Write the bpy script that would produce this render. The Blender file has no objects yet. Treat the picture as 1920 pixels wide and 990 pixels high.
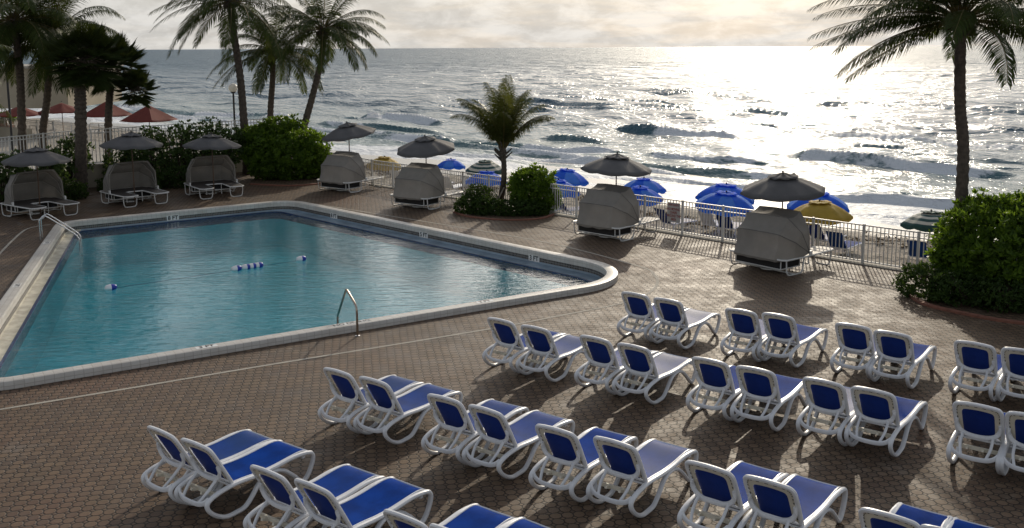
import bpy, bmesh, math, random
import numpy as np
from mathutils import Vector, Matrix, noise as mnoise

scene = bpy.context.scene
COL = scene.collection
rnd = random.Random(7)
rs = np.random.RandomState(11)
PI = math.pi

# ------------------------------------------------------------------ camera
F_PX, CX, CY, H = 1838.0, 960.0, 350.0, 5.8
pitch = math.atan((350 - 89) / F_PX)
roll = math.radians(0.3)
R0 = Vector((1, 0, 0))
FW = Vector((0, math.cos(pitch), -math.sin(pitch)))
U0 = Vector((0, math.sin(pitch), math.cos(pitch)))
RT = R0 * math.cos(roll) - U0 * math.sin(roll)
UP = R0 * math.sin(roll) + U0 * math.cos(roll)
cam_d = bpy.data.cameras.new("Camera")
cam = bpy.data.objects.new("Camera", cam_d)
COL.objects.link(cam)
M = Matrix((RT, UP, -FW)).transposed().to_4x4()
M.translation = Vector((0, 0, H))
cam.matrix_world = M
cam_d.sensor_width = 36
cam_d.lens = F_PX / 1920 * 36
cam_d.shift_y = -145 / 1920
cam_d.clip_start = 0.1
cam_d.clip_end = 60000
scene.camera = cam

# ------------------------------------------------------------------ sun + sky
SUN_AZ, SUN_EL = math.radians(14.5), math.radians(23)
SUN = Vector((math.sin(SUN_AZ) * math.cos(SUN_EL), math.cos(SUN_AZ) * math.cos(SUN_EL), math.sin(SUN_EL)))
sl = bpy.data.lights.new("Sun", 'SUN')
sl.energy = 2.0
sl.angle = math.radians(0.53)
sl.color = (1.0, 0.88, 0.70)
so = bpy.data.objects.new("Sun", sl)
COL.objects.link(so)
so.rotation_euler = SUN.to_track_quat('Z', 'Y').to_euler()
so.location = (0, 0, 60)

world = bpy.data.worlds.new("World")
scene.world = world
world.use_nodes = True
scene.view_settings.view_transform = 'Standard'
scene.view_settings.look = 'None'
scene.view_settings.exposure = 0.02
scene.view_settings.gamma = 1.0


class NT:
    """tiny node-tree helper"""
    def __init__(s, nt):
        s.nt = nt
        s.n = nt.nodes
        s.l = nt.links

    def node(s, typ, ins=None, **props):
        nd = s.n.new(typ)
        for k, v in props.items():
            setattr(nd, k, v)
        for k, v in (ins or {}).items():
            sock = nd.inputs[k]
            if isinstance(v, bpy.types.NodeSocket):
                s.l.new(v, sock)
            else:
                sock.default_value = v
        return nd

    def math(s, op, a, b=0.0, c=0.0, clamp=False):
        nd = s.node('ShaderNodeMath', {0: a, 1: b, 2: c}, operation=op, use_clamp=clamp)
        return nd.outputs[0]

    def vmath(s, op, a, b=(0, 0, 0)):
        nd = s.node('ShaderNodeVectorMath', {0: a, 1: b}, operation=op)
        return nd.outputs[1] if op in ('DOT_PRODUCT', 'LENGTH') else nd.outputs[0]

    def mix(s, fac, a, b, typ='MIX'):
        nd = s.n.new('ShaderNodeMix')
        nd.data_type = 'RGBA'
        nd.blend_type = typ
        for i, v in ((0, fac), (6, a), (7, b)):
            if isinstance(v, bpy.types.NodeSocket):
                s.l.new(v, nd.inputs[i])
            elif i == 0:
                nd.inputs[i].default_value = v
            else:
                nd.inputs[i].default_value = (*v, 1) if len(v) == 3 else v
        return nd.outputs[2]

    def rng(s, v, a, b, c=0.0, d=1.0, smooth=True):
        nd = s.node('ShaderNodeMapRange', {0: v, 1: a, 2: b, 3: c, 4: d})
        nd.clamp = True
        if smooth:
            nd.interpolation_type = 'SMOOTHSTEP'
        return nd.outputs[0]

    def noise(s, vec, scale, detail=3.0, rough=0.55, dist=0.0):
        nd = s.node('ShaderNodeTexNoise', {'Vector': vec, 'Scale': scale, 'Detail': detail, 'Roughness': rough, 'Distortion': dist})
        return nd.outputs[0]


w = NT(world.node_tree)
for nd in list(w.n):
    w.n.remove(nd)
sky = w.node('ShaderNodeTexSky')
sky.sky_type = 'NISHITA'
sky.sun_disc = False
sky.sun_elevation = SUN_EL
sky.sun_rotation = SUN_AZ
sky.air_density = 1.0
sky.dust_density = 2.0
sky.ozone_density = 1.0
tc = w.node('ShaderNodeTexCoord').outputs['Generated']
sep = w.node('ShaderNodeSeparateXYZ', {0: tc})
zz = w.math('ADD', w.math('MAXIMUM', sep.outputs[2], 0.0), 0.10)
pl = w.node('ShaderNodeCombineXYZ', {0: w.math('DIVIDE', sep.outputs[0], zz), 1: w.math('DIVIDE', sep.outputs[1], zz), 2: 0.0}).outputs[0]
n1 = w.noise(pl, 0.9, 7.0, 0.6, 0.3)
n2 = w.noise(w.vmath('MULTIPLY', tc, (9, 9, 24)), 2.0, 7.0, 0.62, 0.25)
cl_f = w.rng(n1, 0.36, 0.62)
sd = w.math('MAXIMUM', w.vmath('DOT_PRODUCT', tc, tuple(SUN)), 0.0)
glow = w.math('ADD', w.math('POWER', sd, 24.0), w.math('MULTIPLY', w.math('POWER', sd, 6.0), 0.24))
shade = w.rng(n2, 0.36, 0.64, 0.80, 1.10)
base = w.math('MULTIPLY', w.math('MULTIPLY_ADD', w.math('MULTIPLY', glow, w.rng(sep.outputs[2], 0.04, 0.26, 0.13, 2.5)), 16.0, 5.5), shade)
ccol = w.node('ShaderNodeVectorMath', {0: (1.0, 0.985, 0.95), 3: base}, operation='SCALE').outputs[0]
skc = w.node('ShaderNodeVectorMath', {0: sky.outputs[0], 3: 0.85}, operation='SCALE').outputs[0]
low = w.rng(sep.outputs[2], 0.0, 0.38, 0.97, 0.35)
fac = w.math('MULTIPLY', w.math('MULTIPLY_ADD', cl_f, 0.06, 0.94), low)
wc = w.mix(fac, skc, ccol)
bg = w.node('ShaderNodeBackground', {'Color': wc, 'Strength': 0.12})
wo = w.node('ShaderNodeOutputWorld', {'Surface': bg.outputs[0]})


def at(x, y, z=0.0):
    d = RT * (x - CX) - UP * (y - CY) + FW * F_PX
    t = (z - H) / d.z
    return Vector((0, 0, H)) + d * t


def atd(x, y, Y):
    d = RT * (x - CX) - UP * (y - CY) + FW * F_PX
    return Vector((0, 0, H)) + d * (Y / d.y)


# ------------------------------------------------------------------ materials
MATS = {}


def mat(name, color=(0.5, 0.5, 0.5), rough=0.6, metal=0.0, spec=0.5, var=0.12, vscale=3.0, bump=0.0, bscale=40.0, trans=0.0, tcol=None):
    m = bpy.data.materials.new(name)
    m.use_nodes = True
    t = NT(m.node_tree)
    b = t.n['Principled BSDF']
    co = t.node('ShaderNodeTexCoord').outputs['Object']
    n = t.noise(co, vscale, 4.0, 0.6)
    lo = tuple(c * (1 - var) for c in color)
    hi = tuple(min(1, c * (1 + var)) for c in color)
    c = t.mix(t.rng(n, 0.3, 0.7), lo, hi)
    t.l.new(c, b.inputs['Base Color'])
    b.inputs['Roughness'].default_value = rough
    b.inputs['Metallic'].default_value = metal
    b.inputs['Specular IOR Level'].default_value = spec
    if bump:
        bn = t.noise(co, bscale, 4.0, 0.6)
        bp = t.node('ShaderNodeBump', {'Height': bn, 'Strength': bump, 'Distance': 0.02})
        t.l.new(bp.outputs[0], b.inputs['Normal'])
    if trans:
        tr = t.node('ShaderNodeBsdfTranslucent', {'Color': (*(tcol or color), 1)})
        mx = t.node('ShaderNodeMixShader', {0: trans, 1: b.outputs[0], 2: tr.outputs[0]})
        t.l.new(mx.outputs[0], t.n['Material Output'].inputs[0])
    MATS[name] = m
    return m


def vary_sling():
    m = MATS['blue_sling']
    t = NT(m.node_tree)
    b = t.n['Principled BSDF']
    r = t.node('ShaderNodeObjectInfo').outputs['Random']
    old = b.inputs['Base Color'].links[0].from_socket
    co = t.node('ShaderNodeTexCoord').outputs['Object']
    f = t.math('MULTIPLY', t.rng(r, 0.25, 1.0, 0.0, 0.75), t.rng(t.noise(co, 1.7, 3.0), 0.3, 0.65, 0.35, 1.0))
    t.l.new(t.mix(f, old, (0.022, 0.060, 0.165)), b.inputs['Base Color'])
    t.l.new(t.rng(r, 0.0, 1.0, 0.62, 0.46), b.inputs['Roughness'])
    t.l.new(t.rng(r, 0.2, 1.0, 0.012, 0.05), b.inputs['Specular IOR Level'])


def leafmat(name, c1, c2, tcol, trans=0.35, rough=0.45):
    m = bpy.data.materials.new(name)
    m.use_nodes = True
    t = NT(m.node_tree)
    b = t.n['Principled BSDF']
    g = t.node('ShaderNodeNewGeometry')
    co = t.node('ShaderNodeTexCoord').outputs['Object']
    f = t.math('MULTIPLY_ADD', g.outputs['Random Per Island'], 0.65, t.math('MULTIPLY', t.noise(co, 1.3), 0.35))
    t.l.new(t.mix(f, c1, c2), b.inputs['Base Color'])
    b.inputs['Roughness'].default_value = rough
    b.inputs['Specular IOR Level'].default_value = 0.13
    tr = t.node('ShaderNodeBsdfTranslucent', {'Color': t.mix(f, tuple(x * 0.7 for x in tcol), tcol)})
    mx = t.node('ShaderNodeMixShader', {0: trans, 1: b.outputs[0], 2: tr.outputs[0]})
    t.l.new(mx.outputs[0], t.n['Material Output'].inputs[0])
    MATS[name] = m
    return m


mat('white_resin', (0.74, 0.74, 0.75), 0.32, var=0.05, vscale=6)
mat('cream_resin', (0.66, 0.60, 0.48), 0.5, var=0.08)
mat('blue_sling', (0.004, 0.042, 0.245), 0.68, spec=0.012, var=0.25, vscale=2.5, bump=0.08, bscale=300)
mat('navy_sling', (0.006, 0.022, 0.14), 0.6, spec=0.15, var=0.2, trans=0.05, tcol=(0.01, 0.03, 0.2))
mat('dark', (0.03, 0.03, 0.03), 0.7)
mat('black_panel', (0.012, 0.011, 0.011), 0.75)
mat('grey_canvas', (0.26, 0.238, 0.21), 0.85, var=0.1, vscale=2.0, bump=0.25, bscale=5, trans=0.12, tcol=(0.13, 0.12, 0.11))
mat('grey_canopy', (0.11, 0.106, 0.107), 0.8, var=0.1, trans=0.12, tcol=(0.16, 0.15, 0.14))
mat('metal_white', (0.66, 0.65, 0.62), 0.35, var=0.06)
mat('steel', (0.62, 0.62, 0.62), 0.22, metal=1.0, var=0.06)
mat('bronze_steel', (0.42, 0.36, 0.30), 0.25, metal=1.0, var=0.1)
mat('brown_pole', (0.10, 0.055, 0.03), 0.45)
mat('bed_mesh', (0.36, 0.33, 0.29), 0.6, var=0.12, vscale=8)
mat('shaded_bed_mesh', (0.06, 0.05, 0.045), 0.6, var=0.15, vscale=8)  # darker copy of the bed mesh, shade on the left beds painted in
mat('fence_paint', (0.60, 0.58, 0.54), 0.4, var=0.06)
mat('red_canvas', (0.18, 0.032, 0.02), 0.8, var=0.12, trans=0.25, tcol=(0.28, 0.05, 0.03))
mat('beach_blue', (0.05, 0.24, 0.78), 0.7, var=0.12, trans=0.62, tcol=(0.06, 0.30, 1.0))
mat('beach_light_blue', (0.17, 0.42, 0.85), 0.7, var=0.1, trans=0.62, tcol=(0.16, 0.45, 1.0))
mat('beach_yellow', (0.50, 0.34, 0.045), 0.7, var=0.12, trans=0.3, tcol=(0.6, 0.42, 0.06))
mat('stripe_green', (0.012, 0.06, 0.055), 0.7, var=0.1)
mat('stripe_white', (0.70, 0.68, 0.60), 0.7, var=0.06, trans=0.35, tcol=(0.75, 0.72, 0.6))
mat('concrete', (0.36, 0.33, 0.28), 0.75, var=0.15, vscale=1.2, bump=0.1)
mat('kerb', (0.34, 0.31, 0.26), 0.8, var=0.15, vscale=2, bump=0.15)
mat('terracotta', (0.20, 0.08, 0.05), 0.8, var=0.2, vscale=6)
mat('beige_wall', (0.36, 0.31, 0.23), 0.85, var=0.08, vscale=0.5, bump=0.08, bscale=12)
mat('trunk', (0.085, 0.066, 0.05), 0.9, var=0.35, vscale=9, bump=0.8, bscale=16)
mat('stem', (0.06, 0.045, 0.03), 0.9, var=0.3, vscale=9)
mat('plank', (0.42, 0.38, 0.32), 0.8, var=0.1)
mat('gutter', (0.50, 0.47, 0.38), 0.25, var=0.25, vscale=3.5, bump=0.3, bscale=6)
mat('shelf', (0.20, 0.27, 0.33), 0.25, var=0.2, vscale=1.5, bump=0.1, bscale=6)
mat('blue_tile', (0.018, 0.04, 0.11), 0.2, var=0.5, vscale=14)
mat('plate', (0.72, 0.71, 0.68), 0.35, var=0.06)
mat('ink', (0.012, 0.012, 0.014), 0.5)
mat('sign_red', (0.30, 0.03, 0.025), 0.5)
mat('sign_white', (0.55, 0.53, 0.50), 0.5, var=0.05)
mat('globe', (0.75, 0.74, 0.70), 0.2, trans=0.5, tcol=(0.8, 0.78, 0.72))
mat('float_blue', (0.015, 0.04, 0.35), 0.35)
mat('float_white', (0.75, 0.75, 0.75), 0.3)
mat('skin', (0.42, 0.25, 0.17), 0.6)
mat('shirt', (0.62, 0.58, 0.62), 0.8)
mat('shorts', (0.06, 0.07, 0.12), 0.8)
mat('hair', (0.03, 0.02, 0.015), 0.6)
mat('clay_pot', (0.24, 0.10, 0.06), 0.8)
mat('seaweed', (0.11, 0.065, 0.025), 0.9, var=0.4, vscale=8)
mat('towel', (0.66, 0.65, 0.64), 0.85)
vary_sling()
leafmat('palm_leaf', (0.014, 0.026, 0.007), (0.042, 0.060, 0.013), (0.15, 0.19, 0.028), 0.18, 0.5)
leafmat('backlit_palm_leaf', (0.022, 0.034, 0.009), (0.065, 0.075, 0.018), (0.20, 0.21, 0.04), 0.25, 0.45)  # palm leaf lightened for the small crown, backlight put into the colour
leafmat('palm_dry', (0.10, 0.08, 0.035), (0.16, 0.13, 0.05), (0.32, 0.26, 0.09), 0.3, 0.5)
leafmat('bush_leaf', (0.030, 0.060, 0.010), (0.10, 0.16, 0.018), (0.32, 0.50, 0.035), 0.38, 0.35)
leafmat('hedge_leaf', (0.026, 0.046, 0.015), (0.065, 0.10, 0.030), (0.20, 0.31, 0.06), 0.3, 0.4)
leafmat('ground_leaf', (0.020, 0.040, 0.010), (0.045, 0.075, 0.015), (0.13, 0.22, 0.03), 0.3, 0.45)


def deck_material():
    m = bpy.data.materials.new('deck_pavers')
    m.use_nodes = True
    t = NT(m.node_tree)
    b = t.n['Principled BSDF']
    co = t.node('ShaderNodeTexCoord').outputs['Object']
    s = 0.15
    # slight wobble so the joints are not ruler-straight
    wob = t.node('ShaderNodeTexNoise', {'Vector': co, 'Scale': 2.2, 'Detail': 4.0})
    wv = t.vmath('SUBTRACT', wob.outputs[1], (0.5, 0.5, 0.5))
    wv = t.node('ShaderNodeVectorMath', {0: wv, 3: 0.05}, operation='SCALE').outputs[0]
    co2 = t.vmath('ADD', co, wv)
    rot = t.node('ShaderNodeVectorRotate', {'Vector': co2, 'Angle': math.radians(36 + 45)}, rotation_type='Z_AXIS').outputs[0]
    sc = t.node('ShaderNodeVectorMath', {0: rot, 3: 1 / s}, operation='SCALE').outputs[0]
    cell = t.vmath('FLOOR', sc)
    q = t.vmath('ABSOLUTE', t.vmath('SUBTRACT', t.vmath('SUBTRACT', sc, cell), (0.5, 0.5, 0.5)))
    qs = t.node('ShaderNodeSeparateXYZ', {0: q})
    summ = t.math('ADD', qs.outputs[0], qs.outputs[1])
    dc = t.math('MULTIPLY', t.math('SUBTRACT', 0.72, summ), 0.707)      # >0 in octagon, <0 in the small square
    de = t.math('SUBTRACT', 0.5, t.math('MAXIMUM', qs.outputs[0], qs.outputs[1]))
    isdot = t.math('LESS_THAN', dc, 0.0)
    d_oct = t.math('MINIMUM', dc, de)
    d_dot = t.math('MULTIPLY', dc, -1.0)
    d = t.math('ADD', t.math('MULTIPLY', isdot, d_dot), t.math('MULTIPLY', t.math('SUBTRACT', 1.0, isdot), d_oct))
    joint = t.rng(d, 0.028, 0.085)
    # one random value per paver
    celld = t.vmath('FLOOR', t.vmath('ADD', sc, (0.5, 0.5, 0.5)))
    idv = t.node('ShaderNodeMix', {0: isdot}, data_type='VECTOR')
    t.l.new(cell, idv.inputs[4])
    t.l.new(t.vmath('ADD', celld, (0.37, 0.13, 0.0)), idv.inputs[5])
    idm = t.vmath('MULTIPLY', idv.outputs[1], (1, 1, 0))
    wn = t.node('ShaderNodeTexWhiteNoise', {'Vector': idm}, noise_dimensions='3D')
    r1 = wn.outputs[0]
    big = t.noise(co, 0.22, 4.0, 0.6)
    mid = t.noise(co, 1.6, 5.0, 0.65)
    fine = t.noise(co, 45.0, 4.0, 0.7)
    c = t.mix(t.rng(r1, 0.0, 1.0, smooth=False), (0.092, 0.058, 0.036), (0.172, 0.114, 0.070))
    c = t.mix(t.rng(big, 0.50, 0.72, 0, 0.5), c, (0.165, 0.082, 0.050))
    c = t.mix(t.rng(mid, 0.56, 0.74, 0, 0.5), c, (0.165, 0.132, 0.098))
    c = t.mix(t.rng(mid, 0.44, 0.28, 0, 0.45), c, (0.075, 0.055, 0.042))
    bl_ = t.noise(co, 0.62, 7.0, 0.72, 0.6)
    c = t.mix(t.rng(bl_, 0.57, 0.70, 0, 0.45), c, (0.23, 0.20, 0.165))
    c = t.mix(t.rng(t.noise(co, 0.35, 5.0, 0.6), 0.55, 0.68, 0, 0.45), c, (0.06, 0.045, 0.034))
    c = t.mix(t.rng(fine, 0.3, 0.75, 0.0, 0.30), c, (0.07, 0.052, 0.04))
    c = t.mix(joint, (0.026, 0.019, 0.014), c)
    t.l.new(c, b.inputs['Base Color'])
    b.inputs['Specular IOR Level'].default_value = 0.22
    ro = t.math('ADD', t.rng(mid, 0.3, 0.7, 0.48, 0.64), t.math('MULTIPLY', r1, 0.08))
    t.l.new(ro, b.inputs['Roughness'])
    hgt = t.math('ADD', t.math('MULTIPLY', joint, 0.012), t.math('MULTIPLY', fine, 0.004))
    hgt = t.math('ADD', hgt, t.math('MULTIPLY', r1, 0.003))
    bp = t.node('ShaderNodeBump', {'Height': hgt, 'Strength': 0.8, 'Distance': 1.0})
    t.l.new(bp.outputs[0], b.inputs['Normal'])
    MATS['deck'] = m


deck_material()


def coping_material():
    m = bpy.data.materials.new('coping_tiles')
    m.use_nodes = True
    t = NT(m.node_tree)
    b = t.n['Principled BSDF']
    uv = t.node('ShaderNodeUVMap').outputs[0]
    br = t.node('ShaderNodeTexBrick', {'Vector': uv, 'Color1': (0.50, 0.47, 0.43, 1), 'Color2': (0.57, 0.545, 0.50, 1), 'Mortar': (0.34, 0.31, 0.275, 1), 'Scale': 1.0, 'Mortar Size': 0.005, 'Brick Width': 0.16, 'Row Height': 0.11, 'Bias': 0.0}, offset=0.0)
    co = t.node('ShaderNodeTexCoord').outputs['Object']
    n = t.noise(co, 2.2, 5.0, 0.65)
    c = t.mix(t.rng(n, 0.35, 0.75, 0, 0.35), br.outputs[0], (0.36, 0.31, 0.25))
    t.l.new(c, b.inputs['Base Color'])
    b.inputs['Roughness'].default_value = 0.42
    bp = t.node('ShaderNodeBump', {'Height': br.outputs[1], 'Strength': 0.5, 'Distance': 0.004})
    bp.invert = True
    t.l.new(bp.outputs[0], b.inputs['Normal'])
    MATS['coping'] = m
    m = bpy.data.materials.new('mosaic_band')
    m.use_nodes = True
    t = NT(m.node_tree)
    b = t.n['Principled BSDF']
    uv = t.node('ShaderNodeUVMap').outputs[0]
    br = t.node('ShaderNodeTexBrick', {'Vector': uv, 'Color1': (0.035, 0.03, 0.028, 1), 'Color2': (0.10, 0.085, 0.075, 1), 'Mortar': (0.26, 0.25, 0.23, 1), 'Scale': 1.0, 'Mortar Size': 0.005, 'Brick Width': 0.06, 'Row Height': 0.06}, offset=0.0)
    t.l.new(br.outputs[0], b.inputs['Base Color'])
    b.inputs['Roughness'].default_value = 0.25
    MATS['mosaic'] = m


coping_material()


def pool_water_material():
    m = bpy.data.materials.new('pool_water')
    m.use_nodes = True
    t = NT(m.node_tree)
    t.n.remove(t.n['Principled BSDF'])
    co = t.node('ShaderNodeTexCoord').outputs['Object']
    a = t.noise(t.vmath('MULTIPLY', co, (1.0, 2.6, 1.0)), 2.1, 4.0, 0.5, 0.6)
    bb = t.noise(t.vmath('MULTIPLY', co, (1.0, 2.0, 1.0)), 6.5, 3.0, 0.5, 0.3)
    lp = t.noise(co, 0.22, 2.0)
    hgt = t.math('ADD', t.math('MULTIPLY', a, 0.022), t.math('MULTIPLY', bb, 0.006))
    hgt = t.math('MULTIPLY', hgt, t.rng(lp, 0.3, 0.7, 0.75, 1.35))
    bp = t.node('ShaderNodeBump', {'Height': hgt, 'Strength': 1.0, 'Distance': 1.0})
    fr = t.node('ShaderNodeFresnel', {'IOR': 1.33, 'Normal': bp.outputs[0]})
    gl = t.node('ShaderNodeBsdfGlossy', {'Color': (1, 1, 1, 1), 'Roughness': 0.03, 'Normal': bp.outputs[0]})
    tr = t.node('ShaderNodeBsdfTransparent', {'Color': (0.56, 0.94, 0.96, 1)})
    mx = t.node('ShaderNodeMixShader', {0: fr.outputs[0], 1: tr.outputs[0], 2: gl.outputs[0]})
    t.l.new(mx.outputs[0], t.n['Material Output'].inputs[0])
    MATS['pool_water'] = m
    m = mat('basin', (0.24, 0.70, 0.74), 0.6, var=0.1, vscale=0.4)


pool_water_material()


def sea_material():
    m = bpy.data.materials.new('sea_water')
    m.use_nodes = True
    t = NT(m.node_tree)
    b = t.n['Principled BSDF']
    co = t.node('ShaderNodeTexCoord').outputs['Object']
    rot = t.node('ShaderNodeVectorRotate', {'Vector': co, 'Angle': math.radians(46)}, rotation_type='Z_AXIS').outputs[0]
    fo = t.node('ShaderNodeAttribute', attribute_name='foam').outputs['Fac']
    sh = t.node('ShaderNodeAttribute', attribute_name='shallow').outputs['Fac']
    st = t.vmath('MULTIPLY', rot, (0.35, 1.2, 1.0))
    n1 = t.noise(st, 0.55, 7.0, 0.68, 0.8)
    n2 = t.noise(st, 2.4, 6.0, 0.7, 0.5)
    nn = t.math('MULTIPLY_ADD', n2, 0.4, t.math('MULTIPLY', n1, 0.6))
    th = t.math('SUBTRACT', 0.80, t.math('MULTIPLY', fo, 0.55))
    ff = t.rng(t.math('SUBTRACT', nn, th), -0.03, 0.09)
    deep = t.mix(sh, (0.036, 0.092, 0.135), (0.095, 0.170, 0.172))
    c = t.mix(ff, deep, (0.66, 0.68, 0.70))
    t.l.new(c, b.inputs['Base Color'])
    b.inputs['IOR'].default_value = 1.33
    b.inputs['Specular IOR Level'].default_value = 0.2
    dist = t.vmath('LENGTH', co)
    ro = t.math('ADD', t.rng(dist, 60, 500, 0.12, 0.42, smooth=True), t.math('MULTIPLY', ff, 0.4))
    t.l.new(ro, b.inputs['Roughness'])
    ws = t.vmath('MULTIPLY', rot, (0.55, 1.0, 1.0))
    w1 = t.noise(ws, 0.9, 5.0, 0.6, 0.4)
    w2 = t.noise(ws, 0.16, 5.0, 0.6, 0.4)
    w3 = t.noise(ws, 0.03, 5.0, 0.6, 0.3)
    hg = t.math('MULTIPLY', w1, 0.36)
    hg = t.math('ADD', hg, t.math('MULTIPLY', w2, t.rng(dist, 50, 250, 1.1, 3.6)))
    hg = t.math('ADD', hg, t.math('MULTIPLY', w3, t.rng(dist, 150, 1200, 0.0, 16.0)))
    bp = t.node('ShaderNodeBump', {'Height': hg, 'Strength': 1.0, 'Distance': 1.0})
    t.l.new(bp.outputs[0], b.inputs['Normal'])
    MATS['sea'] = m


sea_material()


def sand_material():
    m = bpy.data.materials.new('beach_sand')
    m.use_nodes = True
    t = NT(m.node_tree)
    b = t.n['Principled BSDF']
    co = t.node('ShaderNodeTexCoord').outputs['Object']
    n = t.noise(co, 0.8, 6.0, 0.65)
    n2 = t.noise(co, 3.5, 3.0, 0.6)
    u = t.vmath('DOT_PRODUCT', co, (0.721, 0.693, 0))
    wet = t.rng(t.math('ADD', u, t.math('MULTIPLY', n, 3.0)), 36.0, 38.5)
    c = t.mix(t.rng(n, 0.3, 0.7), (0.24, 0.20, 0.15), (0.36, 0.31, 0.245))
    c = t.mix(wet, c, (0.12, 0.105, 0.085))
    t.l.new(c, b.inputs['Base Color'])
    t.l.new(t.rng(wet, 0, 1, 0.9, 0.25), b.inputs['Roughness'])
    hg = t.math('MULTIPLY', n2, t.rng(wet, 0, 1, 0.16, 0.0))
    bp = t.node('ShaderNodeBump', {'Height': hg, 'Strength': 1.0, 'Distance': 1.0})
    t.l.new(bp.outputs[0], b.inputs['Normal'])
    MATS['sand'] = m


sand_material()

# ------------------------------------------------------------------ mesh helpers


class MB:
    def __init__(s):
        s.v, s.f, s.m = [], [], []

    def add(s, vs, fs, mi=0):
        o = len(s.v)
        s.v.extend([tuple(x) for x in vs])
        for f in fs:
            s.f.append([i + o for i in f])
            s.m.append(mi)

    def box(s, c, size, rz=0.0, mi=0, rot=None):
        sx, sy, sz = (k / 2 for k in size)
        c = Vector(c)
        Rm = rot if rot is not None else Matrix.Rotation(rz, 3, 'Z')
        vs = [c + Rm @ Vector((x, y, z)) for z in (-sz, sz) for x, y in ((-sx, -sy), (sx, -sy), (sx, sy), (-sx, sy))]
        s.add(vs, [(3, 2, 1, 0), (4, 5, 6, 7), (0, 1, 5, 4), (1, 2, 6, 5), (2, 3, 7, 6), (3, 0, 4, 7)], mi)

    def tube(s, pts, r, n=8, closed=False, mi=0, caps=True, ell=None, upv=None):
        """sweep a circle (or ellipse ell=(ru, rv) with the u axis along upv) along pts; r may be a list"""
        pts = [Vector(p) for p in pts]
        k = len(pts)
        rr = r if isinstance(r, (list, tuple)) else [r] * k
        nrm = None
        rings = []
        for i, p in enumerate(pts):
            if closed:
                tg = (pts[(i + 1) % k] - pts[i - 1])
            else:
                tg = pts[min(i + 1, k - 1)] - pts[max(i - 1, 0)]
            tg.normalize()
            if upv is not None:
                a = Vector(upv)
            else:
                if nrm is None:
                    a = Vector((0, 0, 1)) if abs(tg.z) < 0.9 else Vector((1, 0, 0))
                else:
                    a = nrm
            a = (a - tg * a.dot(tg))
            if a.length < 1e-6:
                a = tg.orthogonal()
            a.normalize()
            nrm = a
            b = tg.cross(a)
            ru, rv = (1, 1) if ell is None else ell
            rings.append([p + (a * math.cos(2 * PI * j / n) * ru + b * math.sin(2 * PI * j / n) * rv) * rr[i] for j in range(n)])
        vs = [q for rg in rings for q in rg]
        fs = []
        for i in range(k if closed else k - 1):
            i2 = (i + 1) % k
            for j in range(n):
                j2 = (j + 1) % n
                fs.append((i * n + j, i * n + j2, i2 * n + j2, i2 * n + j))
        if not closed and caps:
            fs.append(tuple(range(n - 1, -1, -1)))
            fs.append(tuple((k - 1) * n + j for j in range(n)))
        s.add(vs, fs, mi)

    def lathe(s, prof, c=(0, 0, 0), n=16, mi=0, cap=True):
        c = Vector(c)
        vs, fs = [], []
        for r, z in prof:
            for j in range(n):
                a = 2 * PI * j / n
                vs.append(c + Vector((r * math.cos(a), r * math.sin(a), z)))
        for i in range(len(prof) - 1):
            for j in range(n):
                j2 = (j + 1) % n
                fs.append((i * n + j, i * n + j2, (i + 1) * n + j2, (i + 1) * n + j))
        if cap:
            fs.append(tuple(range(n - 1, -1, -1)))
            fs.append(tuple((len(prof) - 1) * n + j for j in range(n)))
        s.add(vs, fs, mi)

    def build(s, name, mats, parent=None, smooth=True, loc=None, solid=0.0, bevel=0.0):
        me = bpy.data.meshes.new(name)
        me.from_pydata(s.v, [], s.f)
        ms = mats if isinstance(mats, (list, tuple)) else [mats]
        for m_ in ms:
            me.materials.append(MATS[m_])
        if len(ms) > 1:
            me.polygons.foreach_set('material_index', s.m)
        if smooth:
            me.polygons.foreach_set('use_smooth', [True] * len(me.polygons))
            try:
                me.set_sharp_from_angle(angle=math.radians(40))
            except Exception:
                pass
        me.update()
        o = bpy.data.objects.new(name, me)
        COL.objects.link(o)
        if parent:
            o.parent = parent
        if loc is not None:
            o.location = loc
        if solid:
            md = o.modifiers.new('s', 'SOLIDIFY')
            md.thickness = solid
        if bevel:
            md = o.modifiers.new('b', 'BEVEL')
            md.width = bevel
            md.segments = 2
        return o


def tag(o, label=None, cat=None, group=None, kind=None):
    if label:
        o['label'] = label
    if cat:
        o['category'] = cat
    if group:
        o['group'] = group
    if kind:
        o['kind'] = kind
    return o


def thing(name, label, cat, loc=(0, 0, 0), rz=0.0, group=None):
    o = bpy.data.objects.new(name, None)
    COL.objects.link(o)
    o.location = loc
    o.rotation_euler = (0, 0, rz)
    o.empty_display_size = 0.2
    return tag(o, label, cat, group)


def dup(root, loc, rz, label=None, group=None, scale=None):
    r = root.copy()
    COL.objects.link(r)
    r.location = loc
    r.rotation_euler = (0, 0, rz)
    if label:
        r['label'] = label
    if group:
        r['group'] = group
    if scale:
        r.scale = (scale,) * 3
    for ch in list(root.children):
        c = ch.copy()
        COL.objects.link(c)
        c.parent = r
        for g in ch.children:
            d = g.copy()
            COL.objects.link(d)
            d.parent = c
    return r


def smooth_path(pts, n=6, closed=False):
    """Catmull-Rom"""
    pts = [Vector(p) for p in pts]
    k = len(pts)
    out = []
    for i in range(k if closed else k - 1):
        if closed:
            p0, p1, p2, p3 = pts[i - 1], pts[i], pts[(i + 1) % k], pts[(i + 2) % k]
        else:
            p0, p1, p2, p3 = pts[max(i - 1, 0)], pts[i], pts[i + 1], pts[min(i + 2, k - 1)]
        for j in range(n):
            t = j / n
            out.append(0.5 * ((2 * p1) + (p2 - p0) * t + (2 * p0 - 5 * p1 + 4 * p2 - p3) * t * t + (3 * p1 - p0 - 3 * p2 + p3) * t ** 3))
    if not closed:
        out.append(pts[-1])
    return out


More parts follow.
